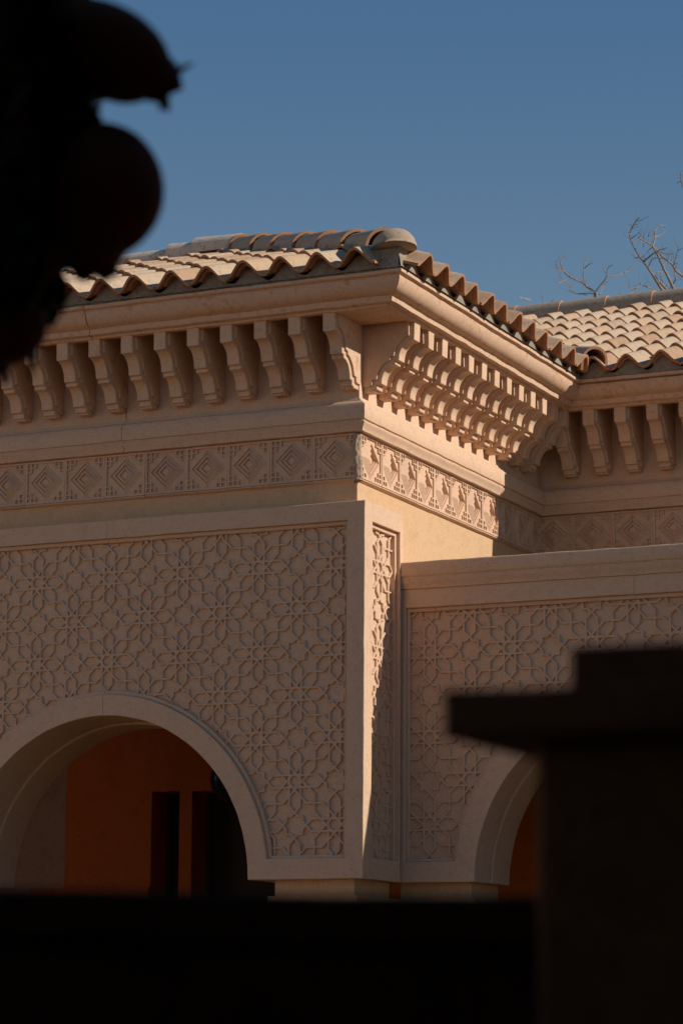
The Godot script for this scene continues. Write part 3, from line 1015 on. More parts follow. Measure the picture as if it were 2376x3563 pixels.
func build_arcades(b: Node3D) -> void:
	# front arcade: face at z = 0.1
	arcade(b, front_at(0.1), -2.09, [{"edge": 0.1, "inner": -0.045, "core": 0.02}, {"edge": -4.28, "inner": -4.135, "core": -4.28}], -0.166, -0.309, -0.81, Vector2(-0.8015, -0.61), Rect2(-4.1, -2.762, 4.03, 2.42))
	# its return: the narrow side of the corner pier
	var t := side_at(0.1)
	var f := MB.new()
	slab(f, rect(-0.05, -0.307, 0.038, -0.166), t, -0.07, 0.0, 0.0, 0.1)
	slab(f, PackedVector2Array([Vector2(0.038, -0.307), Vector2(0.038, -0.166), Vector2(0.562, -0.166), Vector2(0.562, -2.94), Vector2(0.038, -2.94), Vector2(0.038, -2.79), Vector2(0.541, -2.79), Vector2(0.541, -0.307)]), t, -0.07, 0.0, 0.003, 0.09)
	slab(f, rect(-0.05, -2.94, 0.038, -0.307), t, -0.07, 0.0, 0.0, 0.1)
	var pier := put("pier_return", mesh_of([f], 0.0028), [M.frame], b)
	var st := MB.new()
	slab(st, PackedVector2Array([Vector2(0.038, -0.307), Vector2(0.541, -0.307), Vector2(0.541, -2.79), Vector2(0.513, -2.79), Vector2(0.513, -0.34), Vector2(0.038, -0.34)]), t, -0.07, -0.03, 0.003, 0.09)
	put("panel_step", mesh_of([st], 0.002), [M.stone], pier)
	var bodyp := MB.new()
	slab(bodyp, rect(0.0, -2.94, 0.75, -0.166), t, -0.9, -0.068, 0.0, 0.2)
	bodyp.box(Vector3(-0.7, -2.94, -0.76), Vector3(0.03, -2.9, 0.04))
	put("pier_core", mesh_of([bodyp], 0.0), [M.stone], pier)
	var lat := MB.new()
	lattice(lat, t, -0.0685, Vector2(0.285, -0.614), Rect2(0.04, -2.765, 0.47, 2.42), Vector2.ZERO, 0.0)
	put("carved_lattice", mesh_of([lat], 0.0008), [M.stone], pier)
	# lower side arcade with its parapet
	arcade(b, front_at(-0.6), 1.937, [{"edge": 0.05, "inner": 0.118, "core": 0.0}, {"edge": 4.0, "inner": 3.86, "core": 4.0}], -0.737, -0.88, -0.66, Vector2(0.297, -1.215), Rect2(0.145, -2.762, 3.6, 1.852))
	var cope := [Vector2(-0.3, -0.737), Vector2(0.012, -0.737), Vector2(0.014, -0.722), Vector2(0.02, -0.705), Vector2(0.032, -0.69), Vector2(0.036, -0.672), Vector2(0.03, -0.662), Vector2(0.03, -0.65), Vector2(0.044, -0.641), Vector2(0.047, -0.636), Vector2(0.047, -0.548), Vector2(0.04, -0.537), Vector2(0.02, -0.532), Vector2(-0.4, -0.545), Vector2(-0.4, -0.7)]
	var c := MB.new()
	sweep(c, cope, front_at(-0.6), 0.02, 0.0, 6.0, 0.0)
	put("parapet_coping", mesh_of([c], 0.0035), [M.stone], b)
	var deck := MB.new()
	deck.box(Vector3(0.0, -0.75, -W), Vector3(6.0, -0.62, -0.95))
	put("terrace_deck", mesh_of([deck]), [M.mortar], b)
	# supports below the arches
	for q in [[-0.66, -0.62, 0.0, 0.02], [-4.2, -0.62, -3.5, 0.02], [0.03, -1.25, 0.62, -0.7], [3.25, -1.25, 3.9, -0.7]]:
		var p := MB.new()
		p.box(Vector3(q[0], GROUND_Y, q[1]), Vector3(q[2], -3.12, q[3]))
		p.box(Vector3(q[0] - 0.03, -3.12, q[1] - 0.03), Vector3(q[2] + 0.03, -3.06, q[3] + 0.03))
		p.box(Vector3(q[0] + 0.01, -3.06, q[1] + 0.01), Vector3(q[2] - 0.01, -2.93, q[3] - 0.01))
		put("pillar", mesh_of([p], 0.003), [M.stucco], b)
	# gallery behind the arches
	var back := MB.new()
	slab(back, PackedVector2Array([Vector2(-4.26, GROUND_Y), Vector2(-3.375, GROUND_Y), Vector2(-3.375, -1.995), Vector2(-3.1, -1.995), Vector2(-3.1, GROUND_Y), Vector2(-2.97, GROUND_Y), Vector2(-2.97, -2.0), Vector2(-1.9, -2.0), Vector2(-1.9, GROUND_Y), Vector2(6.0, GROUND_Y), Vector2(6.0, -0.7), Vector2(-4.26, -0.7)]), front_at(-3.0), -0.4, 0.0, 0.006, 0.3, true)
	var bw := put("gallery_wall", mesh_of([back], 0.004), [M.paint], b)
	var ledge := MB.new()
	ledge.box(Vector3(-4.6, -2.99, -3.3), Vector3(-3.375, -2.83, -2.97))
	put("gallery_ledge", mesh_of([ledge]), [M.paint], bw)
	var recess := MB.new()
	recess.box(Vector3(-8.0, GROUND_Y, -4.4), Vector3(-4.3, -0.7, -4.1))
	recess.box(Vector3(-8.0, -3.0, -4.1), Vector3(-4.3, -2.9, -3.98))
	recess.box(Vector3(-8.2, GROUND_Y, -4.4), Vector3(-8.0, -0.7, -0.7))
	recess.box(Vector3(-4.3, GROUND_Y, -4.4), Vector3(-4.2, -0.7, -3.39))
	put("recess_wall", mesh_of([recess]), [M.dim_wall], b)
	for q in [[-3.375, -3.1], [-2.97, -1.9]]:
		var d := MB.new()
		d.box(Vector3(q[0], GROUND_Y, -3.38), Vector3(q[1], -1.99, -3.32))
		d.box(Vector3(q[0], GROUND_Y, -3.32), Vector3(q[0] + 0.05, -2.0, -3.28))
		d.box(Vector3(q[1] - 0.05, GROUND_Y, -3.32), Vector3(q[1], -2.0, -3.28))
		put("door", mesh_of([d]), [M.dark_wood], bw)
	var ceil_ := MB.new()
	ceil_.box(Vector3(-8.2, -1.0, -4.4), Vector3(0.0, -0.72, -0.78))
	ceil_.box(Vector3(0.0, -1.2, -4.4), Vector3(6.0, -0.9, -1.38))
	put("gallery_ceiling", mesh_of([ceil_]), [M.dim_wall], b)
	var fl := MB.new()
	fl.box(Vector3(-8.2, GROUND_Y, -4.4), Vector3(6.2, GROUND_Y + 0.15, -0.0))
	fl.box(Vector3(6.0, GROUND_Y + 0.15, -4.4), Vector3(6.2, -0.75, -0.7))
	put("gallery_floor", mesh_of([fl]), [M.paving], b)


func build_roofs(b: Node3D) -> void:
	var k := sqrt(1.0 + PITCH * PITCH)
	var ym := 1.5
	# the corner block: hipped roof
	var deck := MB.new()
	var e := 0.62
	var yd := ym - 0.1 + PITCH * (0.7 - e)
	var rz := -2.17
	var yr := ym - 0.1 + PITCH * (0.7 - rz)
	deck.quad(Vector3(-7.0, yd, e), Vector3(e, yd, e), Vector3(rz, yr, rz), Vector3(-7.0, yr, rz))
	deck.quad(Vector3(e, yd, e), Vector3(e, yd, -3.1), Vector3(rz, yr, -3.1 - (e - rz)), Vector3(rz, yr, rz))
	deck.quad(Vector3(-7.0, yr, rz), Vector3(rz, yr, rz), Vector3(rz, yd, -5.0), Vector3(-7.0, yd, -5.0))
	var roof := put("roof", mesh_of([deck]), [M.mortar], b)
	var hip_l := func(x: float) -> float: return minf(0.7 - 0.28 - x, 2.87)
	var none := func(_x: float) -> float: return -1.0
	var n := Vector3(0, 1, PITCH) / k
	tile_slope(roof, Vector3(0.28, ym, 0.7), Vector3(1, 0, 0), Vector3(0, -PITCH, 1) / k, n, range(-13, 1), 7, none, hip_l, func(x: float, h: float) -> bool: return x > -3.9 - h * 0.4, 50)
	var hip_r := func(x: float) -> float: return minf(0.7 - 0.357 + x, 2.87)
	var val_r := func(x: float) -> float: return x - 0.357 - 3.1
	tile_slope(roof, Vector3(0.7, ym, 0.357), Vector3(0, 0, -1), Vector3(1, -PITCH, 0) / k, Vector3(PITCH, 1, 0) / k, range(0, 12), 2, val_r, hip_r, func(_x: float, _h: float) -> bool: return true, 90)
	# hip cover tiles, corner cap and ridge
	var hd := Vector3(1, -PITCH, 1).normalized()
	var hu := Vector3(1, 0, -1).normalized()
	var hb := Basis(hu, hd.cross(hu).normalized(), hd)
	for i in 7:
		var x := 0.36 - 0.4 * i
		put("hip_tile", cover_tile(0.66, 0.15, 0.118, 3 + i, 0.06), [M.hip, M.clay], roof, Transform3D(hb * Basis(Vector3.UP, rng.randf_range(-0.02, 0.02)), Vector3(x, ym + PITCH * (0.7 - x) + 0.035, x)))
	var cap := MB.new()
	var prof := []
	for i in 9:
		var a := PI * 0.5 * i / 8.0
		prof.append(Vector2(cos(a) * 0.165, sin(a) * 0.15))
	var ct := Transform3D(Basis(hu, Vector3.UP, Vector3(1, 0, 1).normalized()) * Basis.from_scale(Vector3(1, 1, 1.25)), Vector3(0.5, 1.6, 0.5))
	lathe(cap, [Vector2(0.0, -0.005), Vector2(0.155, -0.005), Vector2(0.168, 0.004)] + prof, ct, 28)
	put("corner_cap", mesh_of([cap], 0.006), [M.hip], roof)
	var bed := MB.new()
	slab(bed, rect(0.3, 1.425, 0.578, 1.596), front_at(0.578), -0.28, 0.0, 0.012, 0.05)
	slab(bed, rect(-0.57, 1.425, -0.3, 1.596), side_at(0.578), -0.28, 0.0, 0.012, 0.05)
	# wavy mortar bedding under the eave tiles
	bedding(bed, front_at(0.602), -5.0, 0.585, 0.28, 1.0, ym)
	bedding(bed, side_at(0.602), -0.585, 3.2, -0.357, -1.0, ym)
	bedding(bed, front_at(-3.178), 0.6, 4.0, 1.049, 1.0, ym)
	put("eave_mortar", mesh_of([bed], 0.008), [M.mortar], roof)
	for i in 4:
		var x: float = -2.16 - [0.0, 0.36, 0.62, 1.24][i]
		var y: float = [2.64, 2.615, 2.575, 2.52][i]
		put("ridge_tile", cover_tile([0.42, 0.3, 0.66, 0.8][i], 0.172, 0.142, 20 + i, 0.08), [M.ridge, M.clay], roof, Transform3D(Basis(Vector3(0, 0, 1), Vector3(0, 1, 0), Vector3(-1, 0, 0)) * Basis(Vector3.RIGHT, 0.03) * Basis.from_scale(Vector3(1.2, 0.72, 1.0)), Vector3(x - [0.36, 0.26, 0.6, 0.8][i], y, rz)))
	# the side wing behind
	var deck2 := MB.new()
	var rw := -8.2
	var yw := ym - 0.1 + PITCH * (-3.1 - rw)
	deck2.quad(Vector3(-6.0, yd, -3.18), Vector3(6.0, yd, -3.18), Vector3(6.0, yw, rw), Vector3(-6.0, yw, rw))
	deck2.quad(Vector3(-6.0, yw, rw), Vector3(6.0, yw, rw), Vector3(6.0, yd, -13.2), Vector3(-6.0, yd, -13.2))
	deck2.quad(Vector3(-6.0, yd, -13.2), Vector3(6.0, yd, -13.2), Vector3(6.0, yd - 0.05, -3.18), Vector3(-6.0, yd - 0.05, -3.18))
	var roof2 := put("roof", mesh_of([deck2]), [M.mortar], b)
	var val_w := func(x: float) -> float: return 0.7 - (x + 1.049)
	var top_w := func(_x: float) -> float: return 5.06
	tile_slope(roof2, Vector3(1.049, ym, -3.1), Vector3(1, 0, 0), Vector3(0, -PITCH, 1) / k, n, range(-14, 5), 13, val_w, top_w, func(x: float, h: float) -> bool: return x + 1.049 < 2.35 - 0.33 * h and x + 1.049 > -2.9 and x + 1.049 > 1.5 - 1.15 * h - 1.1, 130)
	for i in 9:
		var x := 1.7 - 0.515 * i
		put("ridge_tile", cover_tile(0.56, 0.15, 0.135, 40 + i, 0.12), [M.hip, M.clay], roof2, Transform3D(Basis(Vector3(0, 0, -1), Vector3(0, 1, 0), Vector3(1, 0, 0)) * Basis(Vector3.UP, rng.randf_range(-0.015, 0.015)), Vector3(x, ym + PITCH * 5.1 + 0.02, rw)))
	var vd := Vector3(1, -PITCH, 1).normalized()
	put("valley_tile", cover_tile(0.9, 0.12, 0.1, 61, 0.09), [M.hip, M.clay], roof2, Transform3D(hb, Vector3(0.78, ym + 0.045, -3.06)))
	put("valley_tile", cover_tile(0.9, 0.12, 0.1, 62, 0.09), [M.hip, M.clay], roof2, Transform3D(hb, Vector3(0.78, ym + 0.045, -3.06) - vd * 0.84))


func bedding(mb: MB, t: Transform3D, x0: float, x1: float, crest: float, _way: float, ym: float) -> void:
	var k := int((x1 - x0) / 0.02)
	var top := func(x: float) -> float:
		return ym + 0.04 + 0.056 * cos(TAU * (x - crest) / TILE_P) - 0.03
	for i in k:
		var a := lerpf(x0, x1, float(i) / k)
		var c := lerpf(x0, x1, float(i + 1) / k)
		var ya: float = top.call(a)
		var yc: float = top.call(c)
		mb.quad(t * Vector3(a, 1.424, 0), t * Vector3(c, 1.424, 0), t * Vector3(c, yc, -0.012), t * Vector3(a, ya, -0.012))
		mb.quad(t * Vector3(a, ya, -0.012), t * Vector3(c, yc, -0.012), t * Vector3(c, yc, -0.2), t * Vector3(a, ya, -0.2))


func build_shade_house() -> void:
	var h := thing("neighbouring_house", "dark plastered house with a porch roof, beside and behind the viewer", "house")
	var mb := MB.new()
	mb.box(Vector3(9.0, GROUND_Y, 9.0), Vector3(9.4, -0.6, 20.0))
	mb.box(Vector3(3.5, GROUND_Y, 20.0), Vector3(9.4, -0.6, 20.4))
	put("wall", mesh_of([mb]), [M.house], h)
	var cp := MB.new()
	cp.box(Vector3(8.9, -0.6, 8.9), Vector3(9.5, -0.5, 20.5))
	cp.box(Vector3(3.4, -0.6, 19.9), Vector3(8.9, -0.5, 20.5))
	put("coping", mesh_of([cp]), [M.house], h)
	var pr := MB.new()
	pr.box(Vector3(3.4, -0.5, 16.3), Vector3(9.5, -0.34, 20.5))
	put("porch_roof", mesh_of([pr]), [M.house], h)


func build_court_wing() -> void:
	var h := thing("courtyard_wing", "pale sunlit side wing that closes the courtyard to the left of the viewer", "building")
	var mb := MB.new()
	mb.box(Vector3(-15.5, GROUND_Y, 4.0), Vector3(-12.0, 1.6, 32.0))
	put("wall", mesh_of([mb]), [M.pale], h)
	var cp := MB.new()
	cp.box(Vector3(-15.9, 1.6, 3.6), Vector3(-11.6, 1.85, 32.4))
	put("cornice", mesh_of([cp]), [M.stone], h)
	var win := MB.new()
	for k in 6:
		var z := 6.5 + 4.4 * k
		win.box(Vector3(-12.05, -4.0, z), Vector3(-11.99, -1.8, z + 1.1))
	put("window", mesh_of([win]), [M.glass], h)


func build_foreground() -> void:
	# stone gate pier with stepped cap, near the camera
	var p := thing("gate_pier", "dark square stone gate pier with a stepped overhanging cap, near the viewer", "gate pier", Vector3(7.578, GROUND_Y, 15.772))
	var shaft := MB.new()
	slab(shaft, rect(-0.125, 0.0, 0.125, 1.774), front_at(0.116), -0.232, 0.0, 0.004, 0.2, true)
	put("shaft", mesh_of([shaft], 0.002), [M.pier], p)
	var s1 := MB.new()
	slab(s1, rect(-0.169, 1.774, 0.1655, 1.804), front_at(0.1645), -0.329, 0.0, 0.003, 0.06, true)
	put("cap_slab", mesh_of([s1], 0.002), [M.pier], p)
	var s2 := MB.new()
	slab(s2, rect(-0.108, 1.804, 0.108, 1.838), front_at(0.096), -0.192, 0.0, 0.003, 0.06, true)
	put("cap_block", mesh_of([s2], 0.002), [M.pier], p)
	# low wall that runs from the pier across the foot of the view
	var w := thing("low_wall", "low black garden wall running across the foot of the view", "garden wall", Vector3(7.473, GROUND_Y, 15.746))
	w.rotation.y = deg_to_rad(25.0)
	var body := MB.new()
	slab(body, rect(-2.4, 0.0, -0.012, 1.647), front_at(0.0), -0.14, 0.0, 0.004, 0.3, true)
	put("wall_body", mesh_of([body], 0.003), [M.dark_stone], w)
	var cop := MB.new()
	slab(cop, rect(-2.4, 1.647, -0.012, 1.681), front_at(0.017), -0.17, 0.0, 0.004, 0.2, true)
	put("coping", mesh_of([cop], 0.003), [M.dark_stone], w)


func build_lantern() -> void:
	var l := thing("lantern", "round dark lantern hanging in the gallery behind the left arch", "lantern", Vector3(-2.05, -2.0, -2.01))
	var mb := MB.new()
	var prof := []
	for i in 15:
		var a := PI * (float(i) / 14.0 - 0.5)
		prof.append(Vector2(maxf(0.001, cos(a) * 0.2), sin(a) * 0.2))
	lathe(mb, prof, Transform3D.IDENTITY, 24)
	put("globe", mesh_of([mb]), [M.glass], l)
	var r := MB.new()
	lathe(r, [Vector2(0.001, 0.185), Vector2(0.08, 0.19), Vector2(0.07, 0.24), Vector2(0.02, 0.26), Vector2(0.012, 0.3), Vector2(0.012, 1.05)], Transform3D.IDENTITY, 14)
	put("hanger", mesh_of([r]), [M.iron], l)


func limb_points(pts: Array) -> Array:
	# a soft curve through the points
	var c := Curve3D.new()
	for i in pts.size():
		var d: Vector3 = (pts[mini(i + 1, pts.size() - 1)] - pts[maxi(i - 1, 0)]) * 0.16
		c.add_point(pts[i], -d, d)
	c.bake_interval = 0.04
	return Array(c.get_baked_points())


func bare_tree(called: String, label: String, limbs: Array, foot: Vector3, fork: Vector3, thick: float, sd: int) -> void:
	var t := thing(called, label, "tree", foot, "bare trees behind the roof")
	var r := RandomNumberGenerator.new()
	r.seed = sd
	var trunk := MB.new()
	var pts := []
	for i in 9:
		var f := i / 8.0
		pts.append((fork - foot) * f + Vector3(r.randf_range(-0.06, 0.06), 0, r.randf_range(-0.06, 0.06)) * (1.0 if i > 0 and i < 8 else 0.0))
	tube(trunk, pts, thick, thick * 0.6, 10)
	put("trunk", mesh_of([trunk], 0.01), [M.bark], t)
	for l in limbs:
		var mb := MB.new()
		var line := []
		for q in l[1]:
			line.append(q - foot)
		line = limb_points(line)
		var rad: float = l[0]
		tube(mb, line, rad, rad * 0.35, 6)
		# small twigs along it
		for i in range(4, line.size() - 1):
			if r.randf() < 0.33:
				var d: Vector3 = (line[i] - line[i - 1]).normalized()
				var s := (d.cross(Vector3(r.randf_range(-1, 1), r.randf_range(-1, 1), r.randf_range(-1, 1)))).normalized()
				var a: Vector3 = line[i]
				var tw := [a]
				var g := (d * 0.8 + s * (0.9 if r.randf() < 0.5 else -0.9) + Vector3(0, 0.3, 0)).normalized()
				var ln := r.randf_range(0.07, 0.24)
				for j in 4:
					a += g * ln / 4.0
					g = (g + Vector3(r.randf_range(-0.3, 0.3), r.randf_range(0.0, 0.3), r.randf_range(-0.3, 0.3))).normalized()
					tw.append(a)
				tube(mb, tw, rad * 0.28, 0.0012, 4)
		put("limb", mesh_of([mb], 0.006), [M.bark], t)
	# limbs from the fork to the visible branches
	for l in limbs:
		if l[0] > 0.008:
			var mb := MB.new()
			var a := fork - foot
			var z: Vector3 = l[1][0] - foot
			tube(mb, limb_points([a, a.lerp(z, 0.5) + Vector3(0.05, 0.1, 0.0), z]), thick * 0.45, l[0], 7)
			put("bough", mesh_of([mb], 0.01), [M.bark], t)


func build_trees() -> void:
	var limbs_tall := [
		[0.017, [Vector3(-1.77, 4.81, -13.19), Vector3(-1.79, 4.96, -13.02), Vector3(-1.85, 5.06, -12.85), Vector3(-1.91, 5.17, -12.67), Vector3(-1.92, 5.22, -12.52), Vector3(-1.93, 5.25, -12.38), Vector3(-1.98, 5.41, -12.20), Vector3(-1.94, 5.48, -12.07), Vector3(-1.86, 5.53, -11.97), Vector3(-1.76, 5.59, -11.88)]],
		[0.007, [Vector3(-1.97, 5.43, -12.20), Vector3(-1.87, 5.42, -12.06), Vector3(-1.77, 5.42, -11.92)]],
		[0.006, [Vector3(-1.94, 5.46, -12.08), Vector3(-1.96, 5.43, -12.02)]],
		[0.007, [Vector3(-1.93, 5.24, -12.39), Vector3(-2.01, 5.27, -12.50), Vector3(-2.09, 5.31, -12.62)]],
		[0.010, [Vector3(-1.92, 5.22, -12.52), Vector3(-1.78, 5.27, -12.43), Vector3(-1.66, 5.28, -12.33), Vector3(-1.53, 5.28, -12.24)]],
		[0.007, [Vector3(-1.92, 5.18, -12.66), Vector3(-1.85, 5.21, -12.56), Vector3(-1.79, 5.23, -12.47), Vector3(-1.66, 5.20, -12.42)]],
		[0.017, [Vector3(-1.54, 5.01, -13.26), Vector3(-1.59, 5.12, -13.08), Vector3(-1.64, 5.18, -12.92), Vector3(-1.64, 5.22, -12.78), Vector3(-1.71, 5.28, -12.61), Vector3(-1.77, 5.37, -12.44), Vector3(-1.82, 5.40, -12.28), Vector3(-1.86, 5.41, -12.13)]],
		[0.010, [Vector3(-1.77, 5.37, -12.44), Vector3(-1.80, 5.55, -12.62), Vector3(-1.86, 5.68, -12.79), Vector3(-1.87, 5.80, -12.99), Vector3(-1.86, 5.87, -13.22)]],
		[0.007, [Vector3(-1.80, 5.54, -12.62), Vector3(-1.77, 5.62, -12.78), Vector3(-1.75, 5.72, -12.94)]],
		[0.007, [Vector3(-1.63, 5.20, -12.79), Vector3(-1.54, 5.30, -12.65), Vector3(-1.47, 5.35, -12.51)]],
		[0.011, [Vector3(-1.79, 4.95, -13.03), Vector3(-1.71, 5.11, -13.10), Vector3(-1.73, 5.24, -13.13)]],
		[0.008, [Vector3(-1.82, 5.02, -12.87), Vector3(-1.85, 5.21, -13.01), Vector3(-1.85, 5.38, -13.16)]],
		[0.007, [Vector3(-1.85, 5.20, -13.01), Vector3(-1.88, 5.15, -12.78)]],
		[0.007, [Vector3(-1.78, 5.36, -12.43), Vector3(-1.87, 5.32, -12.49)]],
		[0.006, [Vector3(-1.65, 5.26, -12.34), Vector3(-1.51, 5.19, -12.25), Vector3(-1.41, 5.16, -12.12)]],
		[0.008, [Vector3(-1.77, 4.96, -13.03), Vector3(-1.88, 4.92, -12.76), Vector3(-1.96, 4.91, -12.51), Vector3(-1.97, 4.80, -12.31), Vector3(-1.99, 4.70, -12.10)]],
		[0.006, [Vector3(-1.96, 4.91, -12.51), Vector3(-2.03, 5.00, -12.66)]],
		[0.006, [Vector3(-1.99, 4.88, -12.50), Vector3(-2.05, 4.85, -12.37), Vector3(-2.03, 4.93, -12.26)]],
		[0.006, [Vector3(-1.99, 4.70, -12.10), Vector3(-2.08, 4.70, -12.09), Vector3(-2.11, 4.77, -12.10)]],
		[0.007, [Vector3(-1.82, 4.99, -13.00), Vector3(-1.80, 5.11, -13.17)]],
		[0.006, [Vector3(-1.62, 5.23, -12.79), Vector3(-1.56, 5.22, -12.77)]],
		[0.006, [Vector3(-1.48, 5.35, -12.51), Vector3(-1.49, 5.41, -12.45), Vector3(-1.50, 5.44, -12.40)]],
		[0.006, [Vector3(-1.48, 5.30, -12.51), Vector3(-1.39, 5.31, -12.45)]],
		[0.010, [Vector3(-1.51, 6.12, -13.04), Vector3(-1.51, 6.20, -12.88), Vector3(-1.49, 6.25, -12.73), Vector3(-1.45, 6.32, -12.58)]],
		[0.007, [Vector3(-1.49, 6.25, -12.73), Vector3(-1.54, 6.27, -12.77), Vector3(-1.59, 6.26, -12.82)]],
		[0.006, [Vector3(-1.49, 6.31, -12.72), Vector3(-1.47, 6.40, -12.73)]],
		[0.006, [Vector3(-1.84, 5.33, -12.28), Vector3(-1.82, 5.36, -12.20), Vector3(-1.84, 5.36, -12.11)]],
		[0.006, [Vector3(-1.90, 5.24, -12.53), Vector3(-1.89, 5.28, -12.36)]],
		[0.006, [Vector3(-1.78, 5.46, -12.29), Vector3(-1.72, 5.49, -12.15)]],
		[0.006, [Vector3(-1.79, 5.56, -12.62), Vector3(-1.84, 5.48, -12.49)]],
		[0.006, [Vector3(-1.57, 5.25, -12.23), Vector3(-1.62, 5.37, -12.32)]],
	]
	var limbs_low := [
		[0.013, [Vector3(-1.63, 4.02, -10.05), Vector3(-1.66, 4.12, -10.03), Vector3(-1.67, 4.17, -10.03), Vector3(-1.76, 4.23, -9.99), Vector3(-1.80, 4.28, -9.98), Vector3(-1.94, 4.35, -9.91), Vector3(-2.00, 4.42, -9.89), Vector3(-2.03, 4.51, -9.87), Vector3(-2.02, 4.56, -9.88), Vector3(-1.98, 4.60, -9.91)]],
		[0.007, [Vector3(-1.95, 4.33, -9.92), Vector3(-1.95, 4.26, -9.75), Vector3(-1.96, 4.20, -9.58), Vector3(-1.95, 4.21, -9.40)]],
		[0.006, [Vector3(-2.00, 4.42, -9.89), Vector3(-2.02, 4.40, -9.76), Vector3(-2.00, 4.43, -9.64), Vector3(-1.98, 4.45, -9.53)]],
		[0.007, [Vector3(-1.80, 4.28, -9.98), Vector3(-1.80, 4.42, -10.00), Vector3(-1.79, 4.56, -10.03), Vector3(-1.74, 4.62, -10.09)]],
		[0.006, [Vector3(-1.79, 4.46, -10.00), Vector3(-1.72, 4.48, -9.95), Vector3(-1.65, 4.48, -9.91)]],
		[0.010, [Vector3(-1.67, 4.17, -10.03), Vector3(-1.61, 4.25, -10.03), Vector3(-1.54, 4.33, -10.02), Vector3(-1.51, 4.43, -10.00), Vector3(-1.45, 4.46, -10.00)]],
		[0.007, [Vector3(-1.53, 4.34, -10.03), Vector3(-1.45, 4.37, -10.14), Vector3(-1.42, 4.42, -10.23), Vector3(-1.40, 4.47, -10.32), Vector3(-1.37, 4.53, -10.42)]],
		[0.007, [Vector3(-1.68, 4.15, -10.03), Vector3(-1.83, 4.21, -10.15), Vector3(-1.99, 4.25, -10.27), Vector3(-2.11, 4.34, -10.40), Vector3(-2.18, 4.45, -10.55)]],
		[0.006, [Vector3(-1.63, 4.14, -10.04), Vector3(-1.63, 4.29, -10.22), Vector3(-1.64, 4.41, -10.40)]],
		[0.005, [Vector3(-2.00, 4.27, -10.26), Vector3(-2.03, 4.32, -10.15)]],
		[0.005, [Vector3(-1.40, 4.43, -10.24), Vector3(-1.37, 4.48, -10.37)]],
		[0.005, [Vector3(-1.55, 4.38, -10.01), Vector3(-1.63, 4.55, -10.14)]],
		[0.005, [Vector3(-1.82, 4.19, -10.16), Vector3(-1.96, 4.24, -10.23)]],
		[0.005, [Vector3(-1.70, 4.49, -9.95), Vector3(-1.70, 4.39, -9.84)]],
	]
	var limbs_tip := [
		[0.006, [Vector3(-1.86, 3.72, -8.88), Vector3(-1.85, 3.77, -8.82), Vector3(-1.85, 3.84, -8.76)]],
		[0.005, [Vector3(-1.85, 3.76, -8.83), Vector3(-1.86, 3.80, -8.92)]],
		[0.005, [Vector3(-1.80, 3.74, -8.91), Vector3(-1.77, 3.77, -8.84), Vector3(-1.72, 3.79, -8.80)]],
		[0.005, [Vector3(-1.66, 3.76, -8.96), Vector3(-1.64, 3.80, -8.92)]],
	]
	bare_tree("bare_tree", "tallest leafless tree rising behind the ridge at the right edge", limbs_tall, Vector3(-0.9, GROUND_Y, -13.6), Vector3(-1.3, 3.4, -13.3), 0.11, 5)
	bare_tree("bare_tree", "lower leafless tree spreading over the middle of the far ridge", limbs_low, Vector3(-3.4, GROUND_Y, -13.8), Vector3(-3.4, 3.3, -13.4), 0.08, 6)
	bare_tree("bare_tree", "few short bare twig tips just above the far ridge near the white aeroplane", limbs_tip, Vector3(-4.4, GROUND_Y, -14.4), Vector3(-4.4, 3.2, -13.9), 0.05, 7)


func pomegranate(parent: Node3D, c: Vector3, r: float, axis: Vector3, flare: float, sd: int, tall := 1.26, long := 1.0) -> void:
	var rr := RandomNumberGenerator.new()
	rr.seed = sd
	axis = axis.normalized()
	var x := axis.cross(Vector3(0.3, 0.2, 1.0)).normalized()
	var t := Transform3D(Basis(x, axis, x.cross(axis)), c)
	var mb := MB.new()
	var prof := []
	for i in 19:
		var a := PI * (float(i) / 18.0 - 0.5)
		prof.append(Vector2(maxf(0.0005, cos(a) * r * (1.0 + 0.03 * sin(a))), sin(a) * r * 0.96 * long))
	lathe(mb, prof, t, 28)
	# slightly ribbed rind
	var body := put("pomegranate", mesh_of([mb], r * 0.05, Vector3(sd, 0, 0)), [M.fruit], parent)
	var up := r * (long - 1.0)
	var cal := MB.new()
	lathe(cal, [Vector2(r * 0.55, up + r * 0.78), Vector2(r * 0.48, up + r * 0.94), Vector2(r * 0.46, up + r * 1.02), Vector2(r * 0.5, up + r * 1.1)], t, 18)
	var k := 6
	for i in k:
		var w := TAU * i / k + rr.randf_range(-0.15, 0.15)
		var d := Vector3(cos(w), 0, sin(w))
		var s := Vector3(-sin(w), 0, cos(w))
		var b0 := d * r * 0.46 + Vector3(0, up + r * 1.06, 0)
		var tip := d * r * flare * rr.randf_range(0.85, 1.1) + Vector3(0, up + r * tall * rr.randf_range(0.95, 1.05), 0)
		var q0 := b0 - s * r * 0.25
		var q1 := b0 + s * r * 0.25
		var inn := d * r * -0.05
		for side in 2:
			var o := inn if side else Vector3.ZERO
			var m0: Vector3 = q0.lerp(tip, 0.55) - s * r * 0.03 + o
			var m1: Vector3 = q1.lerp(tip, 0.55) + s * r * 0.03 + o
			cal.quad(t * (q0 + o), t * (q1 + o), t * m1, t * m0)
			cal.tri(t * m0, t * m1, t * tip)
	put("calyx", mesh_of([cal], 0.0015), [M.calyx], body)


